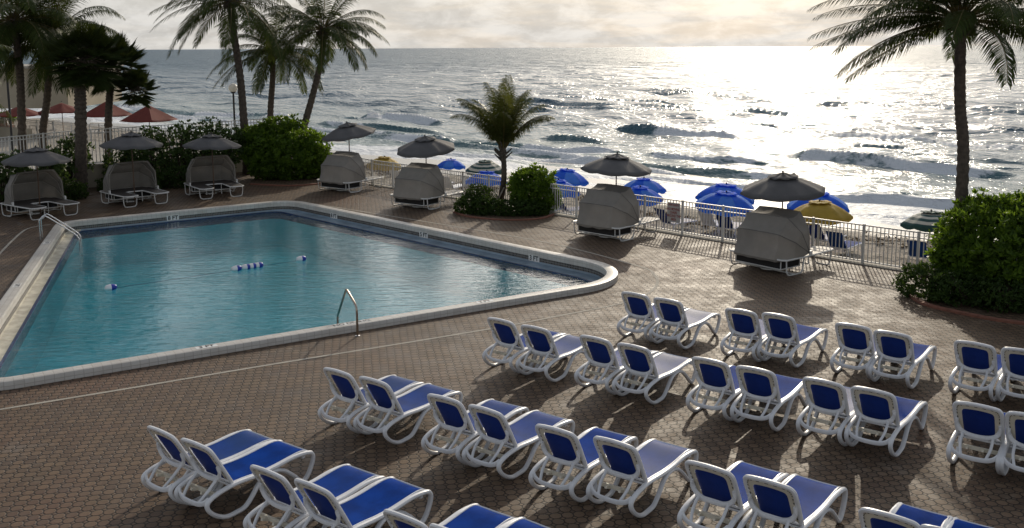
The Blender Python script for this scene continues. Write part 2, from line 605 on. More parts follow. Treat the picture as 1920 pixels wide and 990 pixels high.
def fillet(poly, radii, seg=14):
    """round the corners of a CCW polygon"""
    n = len(poly)
    out = []
    for i in range(n):
        p = Vector(poly[i]).to_2d()
        a = (Vector(poly[i - 1]).to_2d() - p).normalized()
        b = (Vector(poly[(i + 1) % n]).to_2d() - p).normalized()
        ang = a.angle(b)
        r = radii[i]
        dist = r / math.tan(ang / 2)
        c = p + (a + b).normalized() * (r / math.sin(ang / 2))
        s0, s1 = p + a * dist - c, p + b * dist - c
        a0 = math.atan2(s0.y, s0.x)
        da = math.atan2(s0.x * s1.y - s0.y * s1.x, s0.dot(s1))
        for k in range(seg + 1):
            t = a0 + da * k / seg
            out.append(c + Vector((math.cos(t), math.sin(t))) * r)
    return out


def offset_poly(poly, ds):
    """inward offset of a CCW polygon; ds[i] is for the edge i -> i+1"""
    n = len(poly)
    L = []
    for i in range(n):
        p, q = Vector(poly[i]), Vector(poly[(i + 1) % n])
        d = (q - p).normalized()
        nn = Vector((-d.y, d.x))
        L.append((p + nn * ds[i], d))
    out = []
    for i in range(n):
        p, d = L[i - 1]
        q, e = L[i]
        den = d.x * e.y - d.y * e.x
        t = ((q.x - p.x) * e.y - (q.y - p.y) * e.x) / den
        out.append(p + d * t)
    return out


def flat_mesh(name, loops, z, m, parent=None, down=None):
    """triangulated flat polygon, loops[0] outer, the rest holes"""
    bm = bmesh.new()
    edges = []
    for lp in loops:
        vs = [bm.verts.new((p[0], p[1], z)) for p in lp]
        for i in range(len(vs)):
            edges.append(bm.edges.new((vs[i], vs[(i + 1) % len(vs)])))
    bmesh.ops.triangle_fill(bm, use_beauty=True, edges=edges)
    for f in bm.faces:
        if f.normal.z < 0:
            f.normal_flip()
    me = bpy.data.meshes.new(name)
    bm.to_mesh(me)
    bm.free()
    me.materials.append(MATS[m])
    o = bpy.data.objects.new(name, me)
    COL.objects.link(o)
    if parent:
        o.parent = parent
    return o


def strip_loops(name, loops, m, parent=None, uv=True, smooth=True):
    """quad strip through a list of matching closed 3D loops, with UV (arc length, profile length)"""
    n = len(loops[0])
    me = bpy.data.meshes.new(name)
    vs = [tuple(p) for lp in loops for p in lp]
    fs = []
    for i in range(len(loops) - 1):
        for j in range(n):
            j2 = (j + 1) % n
            fs.append((i * n + j, i * n + j2, (i + 1) * n + j2, (i + 1) * n + j))
    me.from_pydata(vs, [], fs)
    if uv:
        base = [Vector(p) for p in loops[0]]
        arc = [0.0]
        for j in range(n):
            arc.append(arc[-1] + (base[(j + 1) % n] - base[j]).length)
        prof = [0.0]
        for i in range(1, len(loops)):
            prof.append(prof[-1] + (Vector(loops[i][0]) - Vector(loops[i - 1][0])).length)
        ul = me.uv_layers.new(name='UVMap')
        k = 0
        for i in range(len(loops) - 1):
            for j in range(n):
                for (a, b_) in ((j, i), (j + 1, i), (j + 1, i + 1), (j, i + 1)):
                    ul.data[k].uv = (arc[a], prof[b_])
                    k += 1
    me.materials.append(MATS[m])
    if smooth:
        me.polygons.foreach_set('use_smooth', [True] * len(me.polygons))
        me.set_sharp_from_angle(angle=math.radians(35))
    me.update()
    o = bpy.data.objects.new(name, me)
    COL.objects.link(o)
    if parent:
        o.parent = parent
    return o


def text_obj(name, txt, size, m, mw, parent=None):
    cu = bpy.data.curves.new(name, 'FONT')
    cu.body = txt
    cu.size = size
    cu.align_x = 'CENTER'
    cu.align_y = 'CENTER'
    cu.offset = size * 0.03
    to = bpy.data.objects.new('tmp_text', cu)
    COL.objects.link(to)
    dg = bpy.context.evaluated_depsgraph_get()
    me = bpy.data.meshes.new_from_object(to.evaluated_get(dg))
    bpy.data.objects.remove(to)
    me.materials.clear()
    me.materials.append(MATS[m])
    me.name = name
    o = bpy.data.objects.new(name, me)
    COL.objects.link(o)
    o.matrix_world = mw
    if parent:
        o.parent = parent
    return o


def frame_mat(o, x, y):
    """matrix with the given origin and x, y axes"""
    x = Vector(x).normalized()
    z = x.cross(Vector(y)).normalized()
    y = z.cross(x)
    m = Matrix((x, y, z)).transposed().to_4x4()
    m.translation = Vector(o)
    return m


# ------------------------------------------------------------------ ground, beach, sea
TV = Vector((0.693, -0.721))       # along the shore, towards the right
NV = Vector((0.721, 0.693))        # out to sea


def uv2(u, v):
    return NV * u + TV * v


FENCE = [Vector(p) for p in ((-37.5, 70.4), (-15.0, 54.2), (-6.0, 41.7), (13.5, 21.5))]
POOL = [Vector(p) for p in ((-9.66, 15.65), (3.84, 24.06), (-8.38, 36.79), (-15.14, 32.11))]
PR = [1.0, 2.0, 1.2, 0.9]
PO = fillet(POOL, PR)
EDGE = [(-90, 70.4)] + [tuple(p + NV * 0.25) for p in FENCE] + [(60, -26.5), (60, -30), (-90, -30)]
EDGE = EDGE[::-1]
deck = flat_mesh('deck', [[Vector(p) for p in EDGE], PO], 0.0, 'deck')
tag(deck, kind='structure')

NEIGH = [(-90, 25), (-23.5, 29.5), (-18.4, 41.2), (-12.0, 47.5), (-6.2, 41.95), (-15.0, 54.3), (-37.5, 70.5), (-90, 70.5)]
nt_ = flat_mesh('terrace', [[Vector(p) for p in NEIGH]], 0.004, 'concrete')
tag(nt_, kind='structure')

wm = MB()
pts = [p + NV * 0.25 for p in FENCE] + [Vector((60, -26.5))]
pts = [Vector((-90, 70.4))] + pts
vs, fs = [], []
for p in pts:
    vs += [(p.x, p.y, 0.0), (p.x, p.y, -3.0)]
for i in range(len(pts) - 1):
    fs.append((2 * i, 2 * i + 1, 2 * i + 3, 2 * i + 2))
wm.add(vs, fs)
rw = wm.build('retaining_wall', 'kerb', smooth=False, solid=0.2)
tag(rw, kind='structure')

# beach: a sloping strip with soft footprints
us = np.concatenate([np.linspace(21, 44, 140), np.linspace(46, 90, 12)])
vv = np.linspace(-110, 90, 500)
UU, VV = np.meshgrid(us, vv, indexing='ij')
BZ = np.where(UU < 24, -0.95, -0.95 - (UU - 24) * 0.036)
prn = rs.rand(*UU.shape)
k3 = (prn + np.roll(prn, 1, 0) + np.roll(prn, 1, 1) + np.roll(np.roll(prn, 1, 0), 1, 1)) / 4
BZ = BZ + (k3 - 0.5) * 0.22 * np.clip((37 - UU) / 3, 0, 1)


def grid_mesh(name, X, Y, Z, m, attrs=None, keep=None):
    a, b = X.shape
    me = bpy.data.meshes.new(name)
    co = np.stack([X, Y, Z], -1).reshape(-1, 3).astype(np.float32)
    idx = np.arange(a * b).reshape(a, b)
    q = np.stack([idx[:-1, :-1], idx[1:, :-1], idx[1:, 1:], idx[:-1, 1:]], -1).reshape(-1, 4)
    if keep is not None:
        q = q[keep[:-1, :-1].reshape(-1)]
    me.vertices.add(len(co))
    me.vertices.foreach_set('co', co.ravel())
    me.loops.add(q.size)
    me.loops.foreach_set('vertex_index', q.ravel().astype(np.int32))
    me.polygons.add(len(q))
    me.polygons.foreach_set('loop_start', np.arange(0, q.size, 4, dtype=np.int32))
    me.polygons.foreach_set('loop_total', np.full(len(q), 4, dtype=np.int32))
    me.polygons.foreach_set('use_smooth', np.ones(len(q), dtype=bool))
    me.update(calc_edges=True)
    me.validate()
    for k, arr in (attrs or {}).items():
        at_ = me.attributes.new(k, 'FLOAT', 'POINT')
        at_.data.foreach_set('value', arr.reshape(-1).astype(np.float32))
    me.materials.append(MATS[m])
    o = bpy.data.objects.new(name, me)
    COL.objects.link(o)
    return o


bx = NV.x * UU + TV.x * VV
by = NV.y * UU + TV.y * VV
beach = grid_mesh('beach', bx, by, BZ, 'sand')
tag(beach, kind='structure')

# sea: rows by distance from the terrace, finer near the shore
SEA_Z = -1.45
rows_ = [30.0]
while rows_[-1] < 26000:
    r_ = rows_[-1]
    rows_.append(r_ * (1.0042 if r_ < 500 else 1.02 if r_ < 3000 else 1.08))
rows_ = np.array(rows_)
az = np.radians(np.linspace(-50, 46, 560))
RR, AA = np.meshgrid(rows_, az, indexing='ij')
SX, SY = RR * np.sin(AA), RR * np.cos(AA)
SU = NV.x * SX + NV.y * SY - 38.0
SV = TV.x * SX + TV.y * SY
spacing = RR * 0.0042 * 2.0
Z = np.zeros_like(SX)
amp_shore = np.clip(0.25 + SU / 60.0, 0.25, 1.0)
for i in range(46):
    lam = 1.1 * (26 / 1.1) ** (i / 45.0)
    ang = rs.normal(0, 0.42)
    dx, dy = NV.x * math.cos(ang) - NV.y * math.sin(ang), NV.x * math.sin(ang) + NV.y * math.cos(ang)
    k = 2 * PI / lam
    A = 0.025 * lam ** 0.40 * (1 + 0.3 * math.exp(-((math.log(lam) - math.log(6.5)) / .5) ** 2))
    ph = rs.rand() * 2 * PI
    wt = np.clip((lam / spacing - 2.5) / 2.5, 0, 1)
    s_ = np.sin(k * (dx * SX + dy * SY) + ph)
    Z += A * wt * amp_shore * (0.45 * s_ + 0.75 * (1 - 2 * np.abs(np.sin(0.5 * (k * (dx * SX + dy * SY) + ph)))))


def vnoise(x, y, seed=0):
    """cheap smooth value noise, numpy"""
    r = np.random.RandomState(seed).rand(64, 64)
    xi, yi = np.floor(x).astype(int), np.floor(y).astype(int)
    fx, fy = x - xi, y - yi
    fx, fy = fx * fx * (3 - 2 * fx), fy * fy * (3 - 2 * fy)
    g = lambda a, b: r[a % 64, b % 64]
    return (g(xi, yi) * (1 - fx) + g(xi + 1, yi) * fx) * (1 - fy) + (g(xi, yi + 1) * (1 - fx) + g(xi + 1, yi + 1) * fx) * fy


foam = np.zeros_like(SX)
wob = (vnoise(SV / 9, SU / 9, 3) - 0.5) * 5 + (vnoise(SV / 3, SU / 4, 4) - 0.5) * 1.6


def breaker(px, height, width, foam_amt, foam_w, curl=1.0):
    global Z, foam
    P = [at(x, y, SEA_Z + height * 0.6) for x, y in px]
    v = np.array([TV.dot(p.to_2d()) for p in P])
    u = np.array([NV.dot(p.to_2d()) - 38.0 for p in P])
    o = np.argsort(v)
    v, u = v[o], u[o]
    add_ridge(v, u, height, width, foam_amt, foam_w)


def add_ridge(v, u, height, width, foam_amt, foam_w, seed=0):
    global Z, foam
    height, width = height * 0.6, width * 0.46
    u0 = np.interp(SV, v, u) + (vnoise(SV / 5, SV * 0 + 0.3, 5) - 0.5) * 1.2
    ends = np.clip((SV - v[0]) / 3.0, 0, 1) * np.clip((v[-1] - SV) / 3.0, 0, 1)
    ends = ends * ends * (3 - 2 * ends)
    d = SU - u0
    prof = np.where(d < 0, np.exp(-(d / (width * 0.45)) ** 2), np.exp(-(d / width) ** 2))
    trough = -0.25 * np.exp(-((d + width * 1.2) / (width * 0.6)) ** 2)
    hm = 0.85 + 0.5 * vnoise(SV / 6 + 3, SV * 0 + seed, 6)
    Z += height * ends * hm * (prof + trough)
    brk = np.clip(vnoise(SV / 7 + 11 + seed, SV * 0, 8) * 2.4 - 0.6, 0, 1)
    fm = np.exp(-np.clip(-d - 0.2, 0, 99) / foam_w) * (d < 0.35) * ends * foam_amt * (0.25 + 0.75 * brk)
    foam = np.maximum(foam, fm)
    # foam dragged behind the crest
    fb = np.exp(-np.clip(d, 0, 99) / (foam_w * 1.2)) * (d >= 0.0) * ends * foam_amt * 0.35 * brk
    foam = np.maximum(foam, fb)


breaker([(600, 206), (720, 203), (840, 212)], 1.0, 1.5, 1.0, 2.6)
breaker([(1140, 226), (1250, 234), (1420, 243)], 0.95, 1.5, 1.0, 2.0)
breaker([(1470, 268), (1580, 280), (1720, 294), (1930, 304)], 1.0, 1.4, 0.9, 1.8)
breaker([(1570, 250), (1640, 255), (1740, 262)], 0.6, 1.2, 0.2, 1.0)
breaker([(1500, 345), (1620, 360), (1780, 370), (1930, 372)], 0.55, 1.0, 1.1, 1.6)
breaker([(1180, 276), (1280, 285), (1480, 296)], 0.5, 1.1, 0.7, 2.2)
breaker([(1000, 244), (1080, 250), (1160, 256)], 0.6, 1.2, 0.4, 1.5)
breaker([(580, 224), (680, 228), (860, 240)], 0.55, 1.2, 0.6, 2.0)
breaker([(640, 244), (800, 256), (1000, 262), (1200, 275)], 0.4, 1.0, 0.9, 2.0)
breaker([(700, 275), (900, 285), (1100, 292), (1320, 318)], 0.3, 0.9, 1.0, 2.0)
breaker([(1100, 312), (1300, 330), (1500, 345)], 0.3, 0.9, 1.0, 1.6)
breaker([(1500, 390), (1700, 402), (1920, 415)], 0.18, 0.7, 1.0, 1.2)
breaker([(100, 180), (300, 200), (560, 214)], 0.5, 1.2, 1.0, 3.0)
breaker([(160, 200), (360, 214), (600, 236)], 0.4, 1.1, 1.0, 3.0)
for i in range(44):
    u = rs.uniform(6, 95)
    v0 = rs.uniform(-120, 70)
    ln = rs.uniform(22, 65)
    vs_ = np.linspace(v0, v0 + ln, 5)
    add_ridge(vs_, u + rs.normal(0, 0.8, 5), rs.uniform(0.15, 0.5), rs.uniform(0.8, 1.6), 0.75 * (u < 45), 1.4, seed=i + 1)
surf = np.clip(1.0 - (SU - 2) / 30.0, 0, 1)
foam = np.maximum(foam, surf ** 1.1 * (0.42 + 0.62 * vnoise(SV / 11, SU / 5 + 2, 9)) + 0.55 * np.clip(1 - SU / 6, 0, 1))
foam = np.maximum(foam, 0.30 * (SU > 30) * np.clip(vnoise(SV / 14, SU / 7, 21) * 3 - 2.1, 0, 1))
foam = np.clip(foam, 0, 1.1)
run = np.clip((SU + 1) / 8.0, 0.0, 1.0)
Zs = SEA_Z + Z * (0.15 + 0.85 * run)
shallow = np.clip(1 - (SU - 3) / 42.0, 0, 1)
sea = grid_mesh('sea', SX, SY, Zs, 'sea', {'foam': foam, 'shallow': shallow}, keep=(SU > -6))
tag(sea, kind='structure')

# ------------------------------------------------------------------ pool
ZW = -0.20
pool = thing('swimming_pool', 'swimming pool with raised pale tiled rim and dark mosaic band set in the brick deck', 'swimming pool', (0, 0, 0))


def ring(off, z, radd=0.0):
    ds = off if isinstance(off, (list, tuple)) else [off] * 4
    pl_ = offset_poly(POOL, ds)
    mean = [max(0.15, PR[i] - 0.5 * (ds[i - 1] + ds[i]) + radd) for i in range(4)]
    return [Vector((p.x, p.y, z)) for p in fillet(pl_, mean)]


strip_loops('coping', [ring(0, -0.05), ring(0, 0.125), ring(0.012, 0.143), ring(0.035, 0.15), ring(0.265, 0.15), ring(0.29, 0.143), ring(0.30, 0.125), ring(0.30, -0.02)], 'coping', pool)
strip_loops('tile_band', [ring(0.30, -0.02), ring(0.30, -0.14)], 'mosaic', pool)
LIP = [0.45, 0.80, 0.40, 0.66]
LIPm = [x - 0.07 for x in LIP]
gs = strip_loops('gutter_shelf', [ring(0.30, -0.14), ring(0.31, ZW + 0.012), ring(LIPm, ZW + 0.006)], 'shelf', pool)
# the near-left gutter is wet cream plaster with overflow on it
gs.data.materials.append(MATS['gutter'])
for p in gs.data.polygons:
    c = p.center
    dA, dD = POOL[0], POOL[3]
    e = (dD - dA).normalized()
    rel = Vector((c.x, c.y)) - dA
    if abs(rel.x * e.y - rel.y * e.x) < 1.0:
        p.material_index = 1
strip_loops('lip_tiles', [ring(LIPm, ZW + 0.006), ring(LIPm, ZW + 0.018), ring(LIP, ZW + 0.018), ring(LIP, ZW - 0.25)], 'blue_tile', pool)
strip_loops('basin', [ring(LIP, ZW - 0.25), ring(LIP, -1.5)], 'basin', pool)
flat_mesh('basin_floor', [[p.to_2d() for p in ring(LIP, 0)]], -1.5, 'basin', pool)
pw = flat_mesh('pool_water', [[p.to_2d() for p in ring([x - 0.001 for x in LIP], 0)]], ZW, 'pool_water')
tag(pw, kind='structure')

# depth plates: four upright on the inner wall, the rest flat on the rim
AB = (POOL[1] - POOL[0]).normalized()
BC = (POOL[2] - POOL[1]).normalized()
CD = (POOL[3] - POOL[2]).normalized()
DA = (POOL[0] - POOL[3]).normalized()


def plate(center, xdir, ydir, wdt, hgt, txt, size, label=None):
    mw = frame_mat(center, xdir, ydir)
    b = MB()
    b.box((0, 0, 0.002), (wdt, hgt, 0.006))
    o = b.build('depth_marker', 'plate', pool, smooth=False)
    o.matrix_world = mw
    tx = text_obj('lettering', txt, size, 'ink', Matrix.Translation((0, 0, 0.008)), o)
    if label:
        o['label'] = label
    return o


def onto_edge(px, i, z, off):
    """the pixel's point pushed onto edge i of the pool, off metres inside it"""
    p = at(*px, z).to_2d()
    a, b = POOL[i], POOL[(i + 1) % 4]
    d = (b - a).normalized()
    n = Vector((-d.y, d.x))
    return a + d * (p - a).dot(d) + n * off


for px, i, txt in (((322, 404), 2, '8 FT'), ((600, 405), 1, '8 FT'), ((768, 441), 1, '5 FT'), ((972, 486), 1, '3 FT')):
    q = onto_edge(px, i, 0.0, 0.303)
    d = -((BC, CD)[i - 1])
    plate((q.x, q.y, -0.07), Vector((d.x, d.y, 0)), (0, 0, 1), 0.42, 0.17, txt, 0.19, 'white depth plate reading ' + txt)
for px, txt, wdt in (((388, 651), '3 FT', 0.40), ((660, 606), 'NO DIVING', 0.78), ((908, 565), '3 FT', 0.40)):
    q = onto_edge(px, 0, 0.15, 0.15)
    plate((q.x, q.y, 0.149), Vector((AB.x, AB.y, 0)), Vector((-AB.y, AB.x, 0)), wdt, 0.16, txt, 0.155, 'flat white rim tile reading ' + txt)
for px in ((33, 535), (88, 455)):
    q = onto_edge(px, 3, 0.15, 0.15)
    plate((q.x, q.y, 0.149), Vector((DA.x, DA.y, 0)), Vector((-DA.y, DA.x, 0)), 0.40, 0.16, '5 FT', 0.155)

# pale line of pavers round the pool
LINE = [(0, 768), (250, 727), (500, 685), (900, 620), (1060, 590), (1160, 570), (1212, 552), (1232, 533), (1226, 515), (1190, 497), (1000, 450), (700, 400), (560, 378)]
lp = smooth_path([at(x, y, 0) for x, y in LINE], 8)
p0 = lp[0] + (lp[0] - lp[1]).normalized() * 6
lp = [p0] + lp
lpL = smooth_path([at(x, y, 0) for x, y in ((-60, 545), (0, 475), (40, 436), (62, 426), (95, 421))], 8)


def stripe(path, wdt, name):
    b = MB()
    vs, fs = [], []
    for i, p in enumerate(path):
        t_ = (path[min(i + 1, len(path) - 1)] - path[max(i - 1, 0)]).normalized()
        n_ = Vector((-t_.y, t_.x, 0))
        for sgn in (-1, 1):
            q = p + n_ * sgn * wdt / 2
            vs.append((q.x, q.y, 0.004))
    for i in range(len(path) - 1):
        fs.append((2 * i, 2 * i + 1, 2 * i + 3, 2 * i + 2))
    b.add(vs, fs)
    return tag(b.build(name, 'kerb', smooth=False), kind='structure')


stripe(lp, 0.075, 'paving_line')
stripe(lpL, 0.075, 'paving_line')

# ------------------------------------------------------------------ rails and floats in the pool
hr = thing('pool_handrail', 'bent steel handrail over the near pool rim beside the NO DIVING tile', 'handrail', tuple(at(670.3, 630, 0)))
nin = Vector((-AB.y, AB.x))
pth = [(0, 0.0), (0, 0.2), (0, 0.50), (0.03, 0.60), (0.11, 0.67), (0.44, 0.83), (0.52, 0.845), (0.58, 0.80), (1.0, 0.24), (1.05, 0.14), (1.06, 0.0), (1.06, -0.6)]
b = MB()
b.tube(smooth_path([(nin.x * s_, nin.y * s_, z_) for s_, z_ in pth], 4), 0.024, 10)
b.build('rail', 'bronze_steel', hr)
b = MB()
b.lathe([(0.05, 0.0), (0.05, 0.012), (0.03, 0.02)], n=14)
b.build('flange', 'steel', hr)

pL = at(75.8, 452.5, 0)
ld = thing('pool_ladder', 'pair of curved steel ladder rails at the far left pool corner', 'pool ladder', tuple(pL))
nl = Vector((-DA.y, DA.x))
el = -DA
for k in (0, 1):
    o2 = Vector((el.x, el.y, 0)) * 0.42 * k
    pth = [(0.0, 0.0), (0.0, 0.55), (0.04, 0.68), (0.14, 0.745), (0.26, 0.72), (0.95, 0.18), (1.06, 0.05), (1.10, -0.1), (1.10, -0.8)]
    b = MB()
    b.tube(smooth_path([(nl.x * s_ + o2.x, nl.y * s_ + o2.y, z_) for s_, z_ in pth], 4), 0.024, 10)
    b.build('rail', 'steel', ld)
b = MB()
for z_ in (-0.35, -0.6):
    q0 = Vector((nl.x * 1.10, nl.y * 1.10, z_))
    b.tube([q0, q0 + Vector((el.x, el.y, 0)) * 0.42], 0.02, 8)
b.build('rung', 'steel', ld)

ropeA, ropeB = at(208, 541, ZW), at(565, 487, ZW)
fl = thing('float_rope', 'blue and white lane floats strung across the pool on a thin rope', 'float rope', tuple(ropeA))
b = MB()
rd = (ropeB - ropeA)
b.tube([rd * (k / 12) + Vector((0, 0, -0.008 + 0.004 * math.sin(k))) for k in range(13)], 0.005, 6)
b.build('rope', 'blue_sling', fl)
ux = rd.normalized()
flrot = frame_mat((0, 0, 0), ux, (-ux.y, ux.x, 0)).to_3x3()
for px in ((208, 541), (445, 506), (463, 503), (474, 501), (484, 499), (565, 487)):
    t_ = (at(*px, ZW) - ropeA).dot(ux)
    b = MB()
    nseg, nr = 12, 12
    for half, mi in ((0, 0), (1, 1)):
        vs, fs = [], []
        for i in range(nseg // 2 + 1):
            th = PI * (i + half * nseg // 2) / nseg
            xx, rr_ = -0.15 * math.cos(th), 0.085 * math.sin(th) ** 0.7 if math.sin(th) > 1e-6 else 0.002
            for j in range(nr):
                a = 2 * PI * j / nr
                vs.append(flrot @ Vector((xx, rr_ * math.cos(a), rr_ * math.sin(a))))
        for i in range(nseg // 2):
            for j in range(nr):
                j2 = (j + 1) % nr
                fs.append((i * nr + j, i * nr + j2, (i + 1) * nr + j2, (i + 1) * nr + j))
        b.add(vs, fs, mi)
    b.build('float', ['float_white', 'float_blue'], fl, loc=ux * t_ + Vector((0, 0, 0.03)))

# ------------------------------------------------------------------ sun loungers
def make_lounger(label):
    root = thing('sun_lounger', label, 'sun lounger', group='blue and white sun loungers on the deck')
    side = [(1.35, .395), (1.43, .345), (1.43, .25), (1.36, .11), (1.28, .035), (1.21, .045), (1.08, .17), (.93, .29), (.78, .345), (.64, .335),
            (.52, .265), (.40, .13), (.29, .04), (.16, .02), (.03, .018), (-.09, .06), (-.20, .14), (-.265, .23), (-.255, .305), (-.15, .355), (.0, .385),
            (.2, .40), (.5, .385), (.8, .39), (1.1, .415)]
    for sgn in (-1, 1):
        b = MB()
        pp = smooth_path([(x, sgn * .31, z) for x, z in side], 4, closed=True)
        b.tube(pp, 1.0, 8, closed=True, ell=(0.034, 0.029), upv=(0, 1, 0))
        b.build('side_frame', 'white_resin', root)
    # seat sling with white hem
    prof = [(.13, .405), (.3, .402), (.55, .388), (.8, .393), (1.05, .415), (1.22, .425), (1.33, .41), (1.40, .372)]
    sp = smooth_path([(x, 0, z) for x, z in prof], 3)
    b = MB()
    vs, fs = [], []
    ys = [-.268, -.18, -.06, .06, .18, .268]
    for p in sp:
        for y in ys:
            vs.append((p.x, y, p.z + 0.012 - 0.012 * (1 - (y / .268) ** 2)))
    for i in range(len(sp) - 1):
        for j in range(len(ys) - 1):
            k = i * len(ys) + j
            fs.append((k, k + len(ys), k + len(ys) + 1, k + 1))
    b.add(vs, fs)
    seat = b.build('seat', 'blue_sling', root)
    b = MB()
    for sgn in (-1, 1):
        b.tube([(p.x, sgn * .277, p.z + .012) for p in sp], 1.0, 6, ell=(0.012, 0.010), upv=(0, 1, 0))
    b.tube([(1.402, -.277, .382), (1.405, 0, .378), (1.402, .277, .382)], 0.014, 6)
    b.build('hem', 'white_resin', seat)
    b = MB()
    for x, z in ((.66, .335), (1.29, .345), (.14, .375)):
        b.box((x, 0, z), (.05, .60, .028))
    b.build('crossbar', 'white_resin', root, bevel=0.006)
    # backrest
    Hh = Vector((.13, 0, .415))
    d = Vector((-.494, 0, .8695))
    n = Vector((-.8695, 0, -.494))          # towards the rear

    def bp(v, w_, o=0.0):
        return Hh + d * (w_ * .835) + Vector((0, v, 0)) + n * o
    back = [(-.285, 0.0), (-.292, .2), (-.297, .45), (-.297, .62), (-.280, .705), (-.22, .748), (0, .768), (.22, .748), (.280, .705), (.297, .62), (.297, .45), (.292, .2), (.285, 0.0)]
    b = MB()
    b.tube(smooth_path([bp(v, w_) for v, w_ in back], 4), 1.0, 8, ell=(0.026, 0.030), upv=n)
    b.tube([bp(-.285, 0.01), bp(0, -0.005), bp(.285, 0.01)], 0.02, 6)
    br = b.build('back_frame', 'white_resin', root)
    # inner band
    out = smooth_path([bp(v * .95, .02 + (w_ * .965), .008) for v, w_ in back], 4)
    inn = smooth_path([bp(v * .69, .09 + (w_ * .745), .014) for v, w_ in back], 4)
    b = MB()
    k = len(out)
    b.add([p for p in out] + [p for p in inn], [(i, i + 1, k + i + 1, k + i) for i in range(k - 1)])
    tot = len(out)
    for i in range(2, tot - 2, 2):
        p = out[i] * .86 + inn[i] * .14
        q = out[i + 1] * .86 + inn[i + 1] * .14
        e_ = (q - p)
        wdt = (inn[i] - out[i]).normalized() * .014
        b.add([p + n * .009, p + e_ * .8 + n * .009, p + e_ * .8 + wdt + n * .009, p + wdt + n * .009], [(0, 1, 2, 3)], 1)
    b.build('inner_band', ['cream_resin', 'dark'], root)
    # back sling
    b = MB()
    vs, fs = [], []
    R_, C_ = 7, 7
    for i in range(R_):
        w_ = .03 + .635 * i / (R_ - 1)
        for j in range(C_):
            s_ = -1 + 2 * j / (C_ - 1)
            hw = .21 - (.03 if i == R_ - 1 else 0)
            sag = .02 * (1 - s_ * s_) * math.sin(PI * i / (R_ - 1))
            vs.append(bp(s_ * hw, w_ + (0.014 * (1 - s_ * s_) if i == R_ - 1 else 0), sag))
    for i in range(R_ - 1):
        for j in range(C_ - 1):
            k = i * C_ + j
            fs.append((k, k + 1, k + C_ + 1, k + C_))
    b.add(vs, fs)
    b.build('back_sling', 'navy_sling', root)
    # rear bracket: a bow under the back, two struts and a lower bow between the legs
    b = MB()
    bow = [bp(-.272, .40, .02), bp(-.27, .30, .05), bp(-.22, .20, .08), bp(-.10, .15, .10), bp(.10, .15, .10), bp(.22, .20, .08), bp(.27, .30, .05), bp(.272, .40, .02)]
    b.tube(smooth_path(bow, 4), 1.0, 8, ell=(0.032, 0.022), upv=(0, 0, 1))
    low_ = [(-.225, -.30, .335), (-.262, -.24, .28), (-.285, -.12, .25), (-.285, .12, .25), (-.262, .24, .28), (-.225, .30, .335)]
    b.tube(smooth_path(low_, 4), 1.0, 8, ell=(0.034, 0.020), upv=(0, 0, 1))
    for sgn in (-1, 1):
        q = bp(sgn * .19, .18, .09)
        b.tube(smooth_path([q, q * .5 + Vector((-.283, sgn * .155, .265)) * .5 + Vector((-.012, sgn * .02, 0)), Vector((-.285, sgn * .155, .265))], 4), 0.02, 8)
    b.build('rear_bracket', 'white_resin', root)
    b = MB()
    for sgn in (-1, 1):
        b.box((-.06, sgn * .10, .30), (.30, .03, .03), rot=Matrix.Rotation(0.35, 3, 'Y'))
    b.box((-.10, 0, .33), (.03, .56, .05))
    b.build('ratchet_bar', 'cream_resin', root)
    return root


ROWS = {
    'back': [(1189, 549.6), (1250.4, 560.8), (1388, 580.8), (1457.6, 589.5), (1598.7, 608.6), (1672.5, 623), (1826.6, 642.5), (1917.8, 655.5)],
    'second': [(936.8, 598.7), (1001.4, 612.6), (1114, 632.3), (1186.3, 647.3), (1329.5, 673.8), (1415, 690.3), (1542.2, 712.8), (1635.6, 730.2), (1833, 758.4), (1935, 778)],
    'third': [(630.4, 694.2), (698.3, 711), (830.8, 744.3), (908.4, 765.3), (1039.3, 802.5), (1150, 826), (1327.3, 872.6), (1440, 900.8), (1666, 963.8), (1784, 996)],
    'front': [(298.4, 806), (364, 829.4), (498.4, 881), (582.8, 907.5), (756, 967), (844, 995)],
}
YAW = math.radians(53)
ORD = ['first', 'second', 'third', 'fourth', 'fifth']
NAMES = {'back': 'row nearest the sea', 'second': 'second row from the sea', 'third': 'third row from the sea', 'front': 'row nearest the viewer'}
l0 = None
for rn, pxs in ROWS.items():
    for i, px in enumerate(pxs):
        lab = 'blue sling lounger, %s seat of the %s pair from left, %s' % (('left', 'right')[i % 2], ORD[i // 2], NAMES[rn])
        tp = at(px[0], px[1], .985)
        yw = YAW + rnd.uniform(-0.035, 0.035)
        off = Matrix.Rotation(yw, 3, 'Z') @ Vector((-.19, 0, 0))
        loc = (tp.x - off.x, tp.y - off.y, 0)
        if l0 is None:
            l0 = make_lounger(lab)
            l0.location = loc
            l0.rotation_euler = (0, 0, yw)
        else:
            dup(l0, loc, yw, lab)

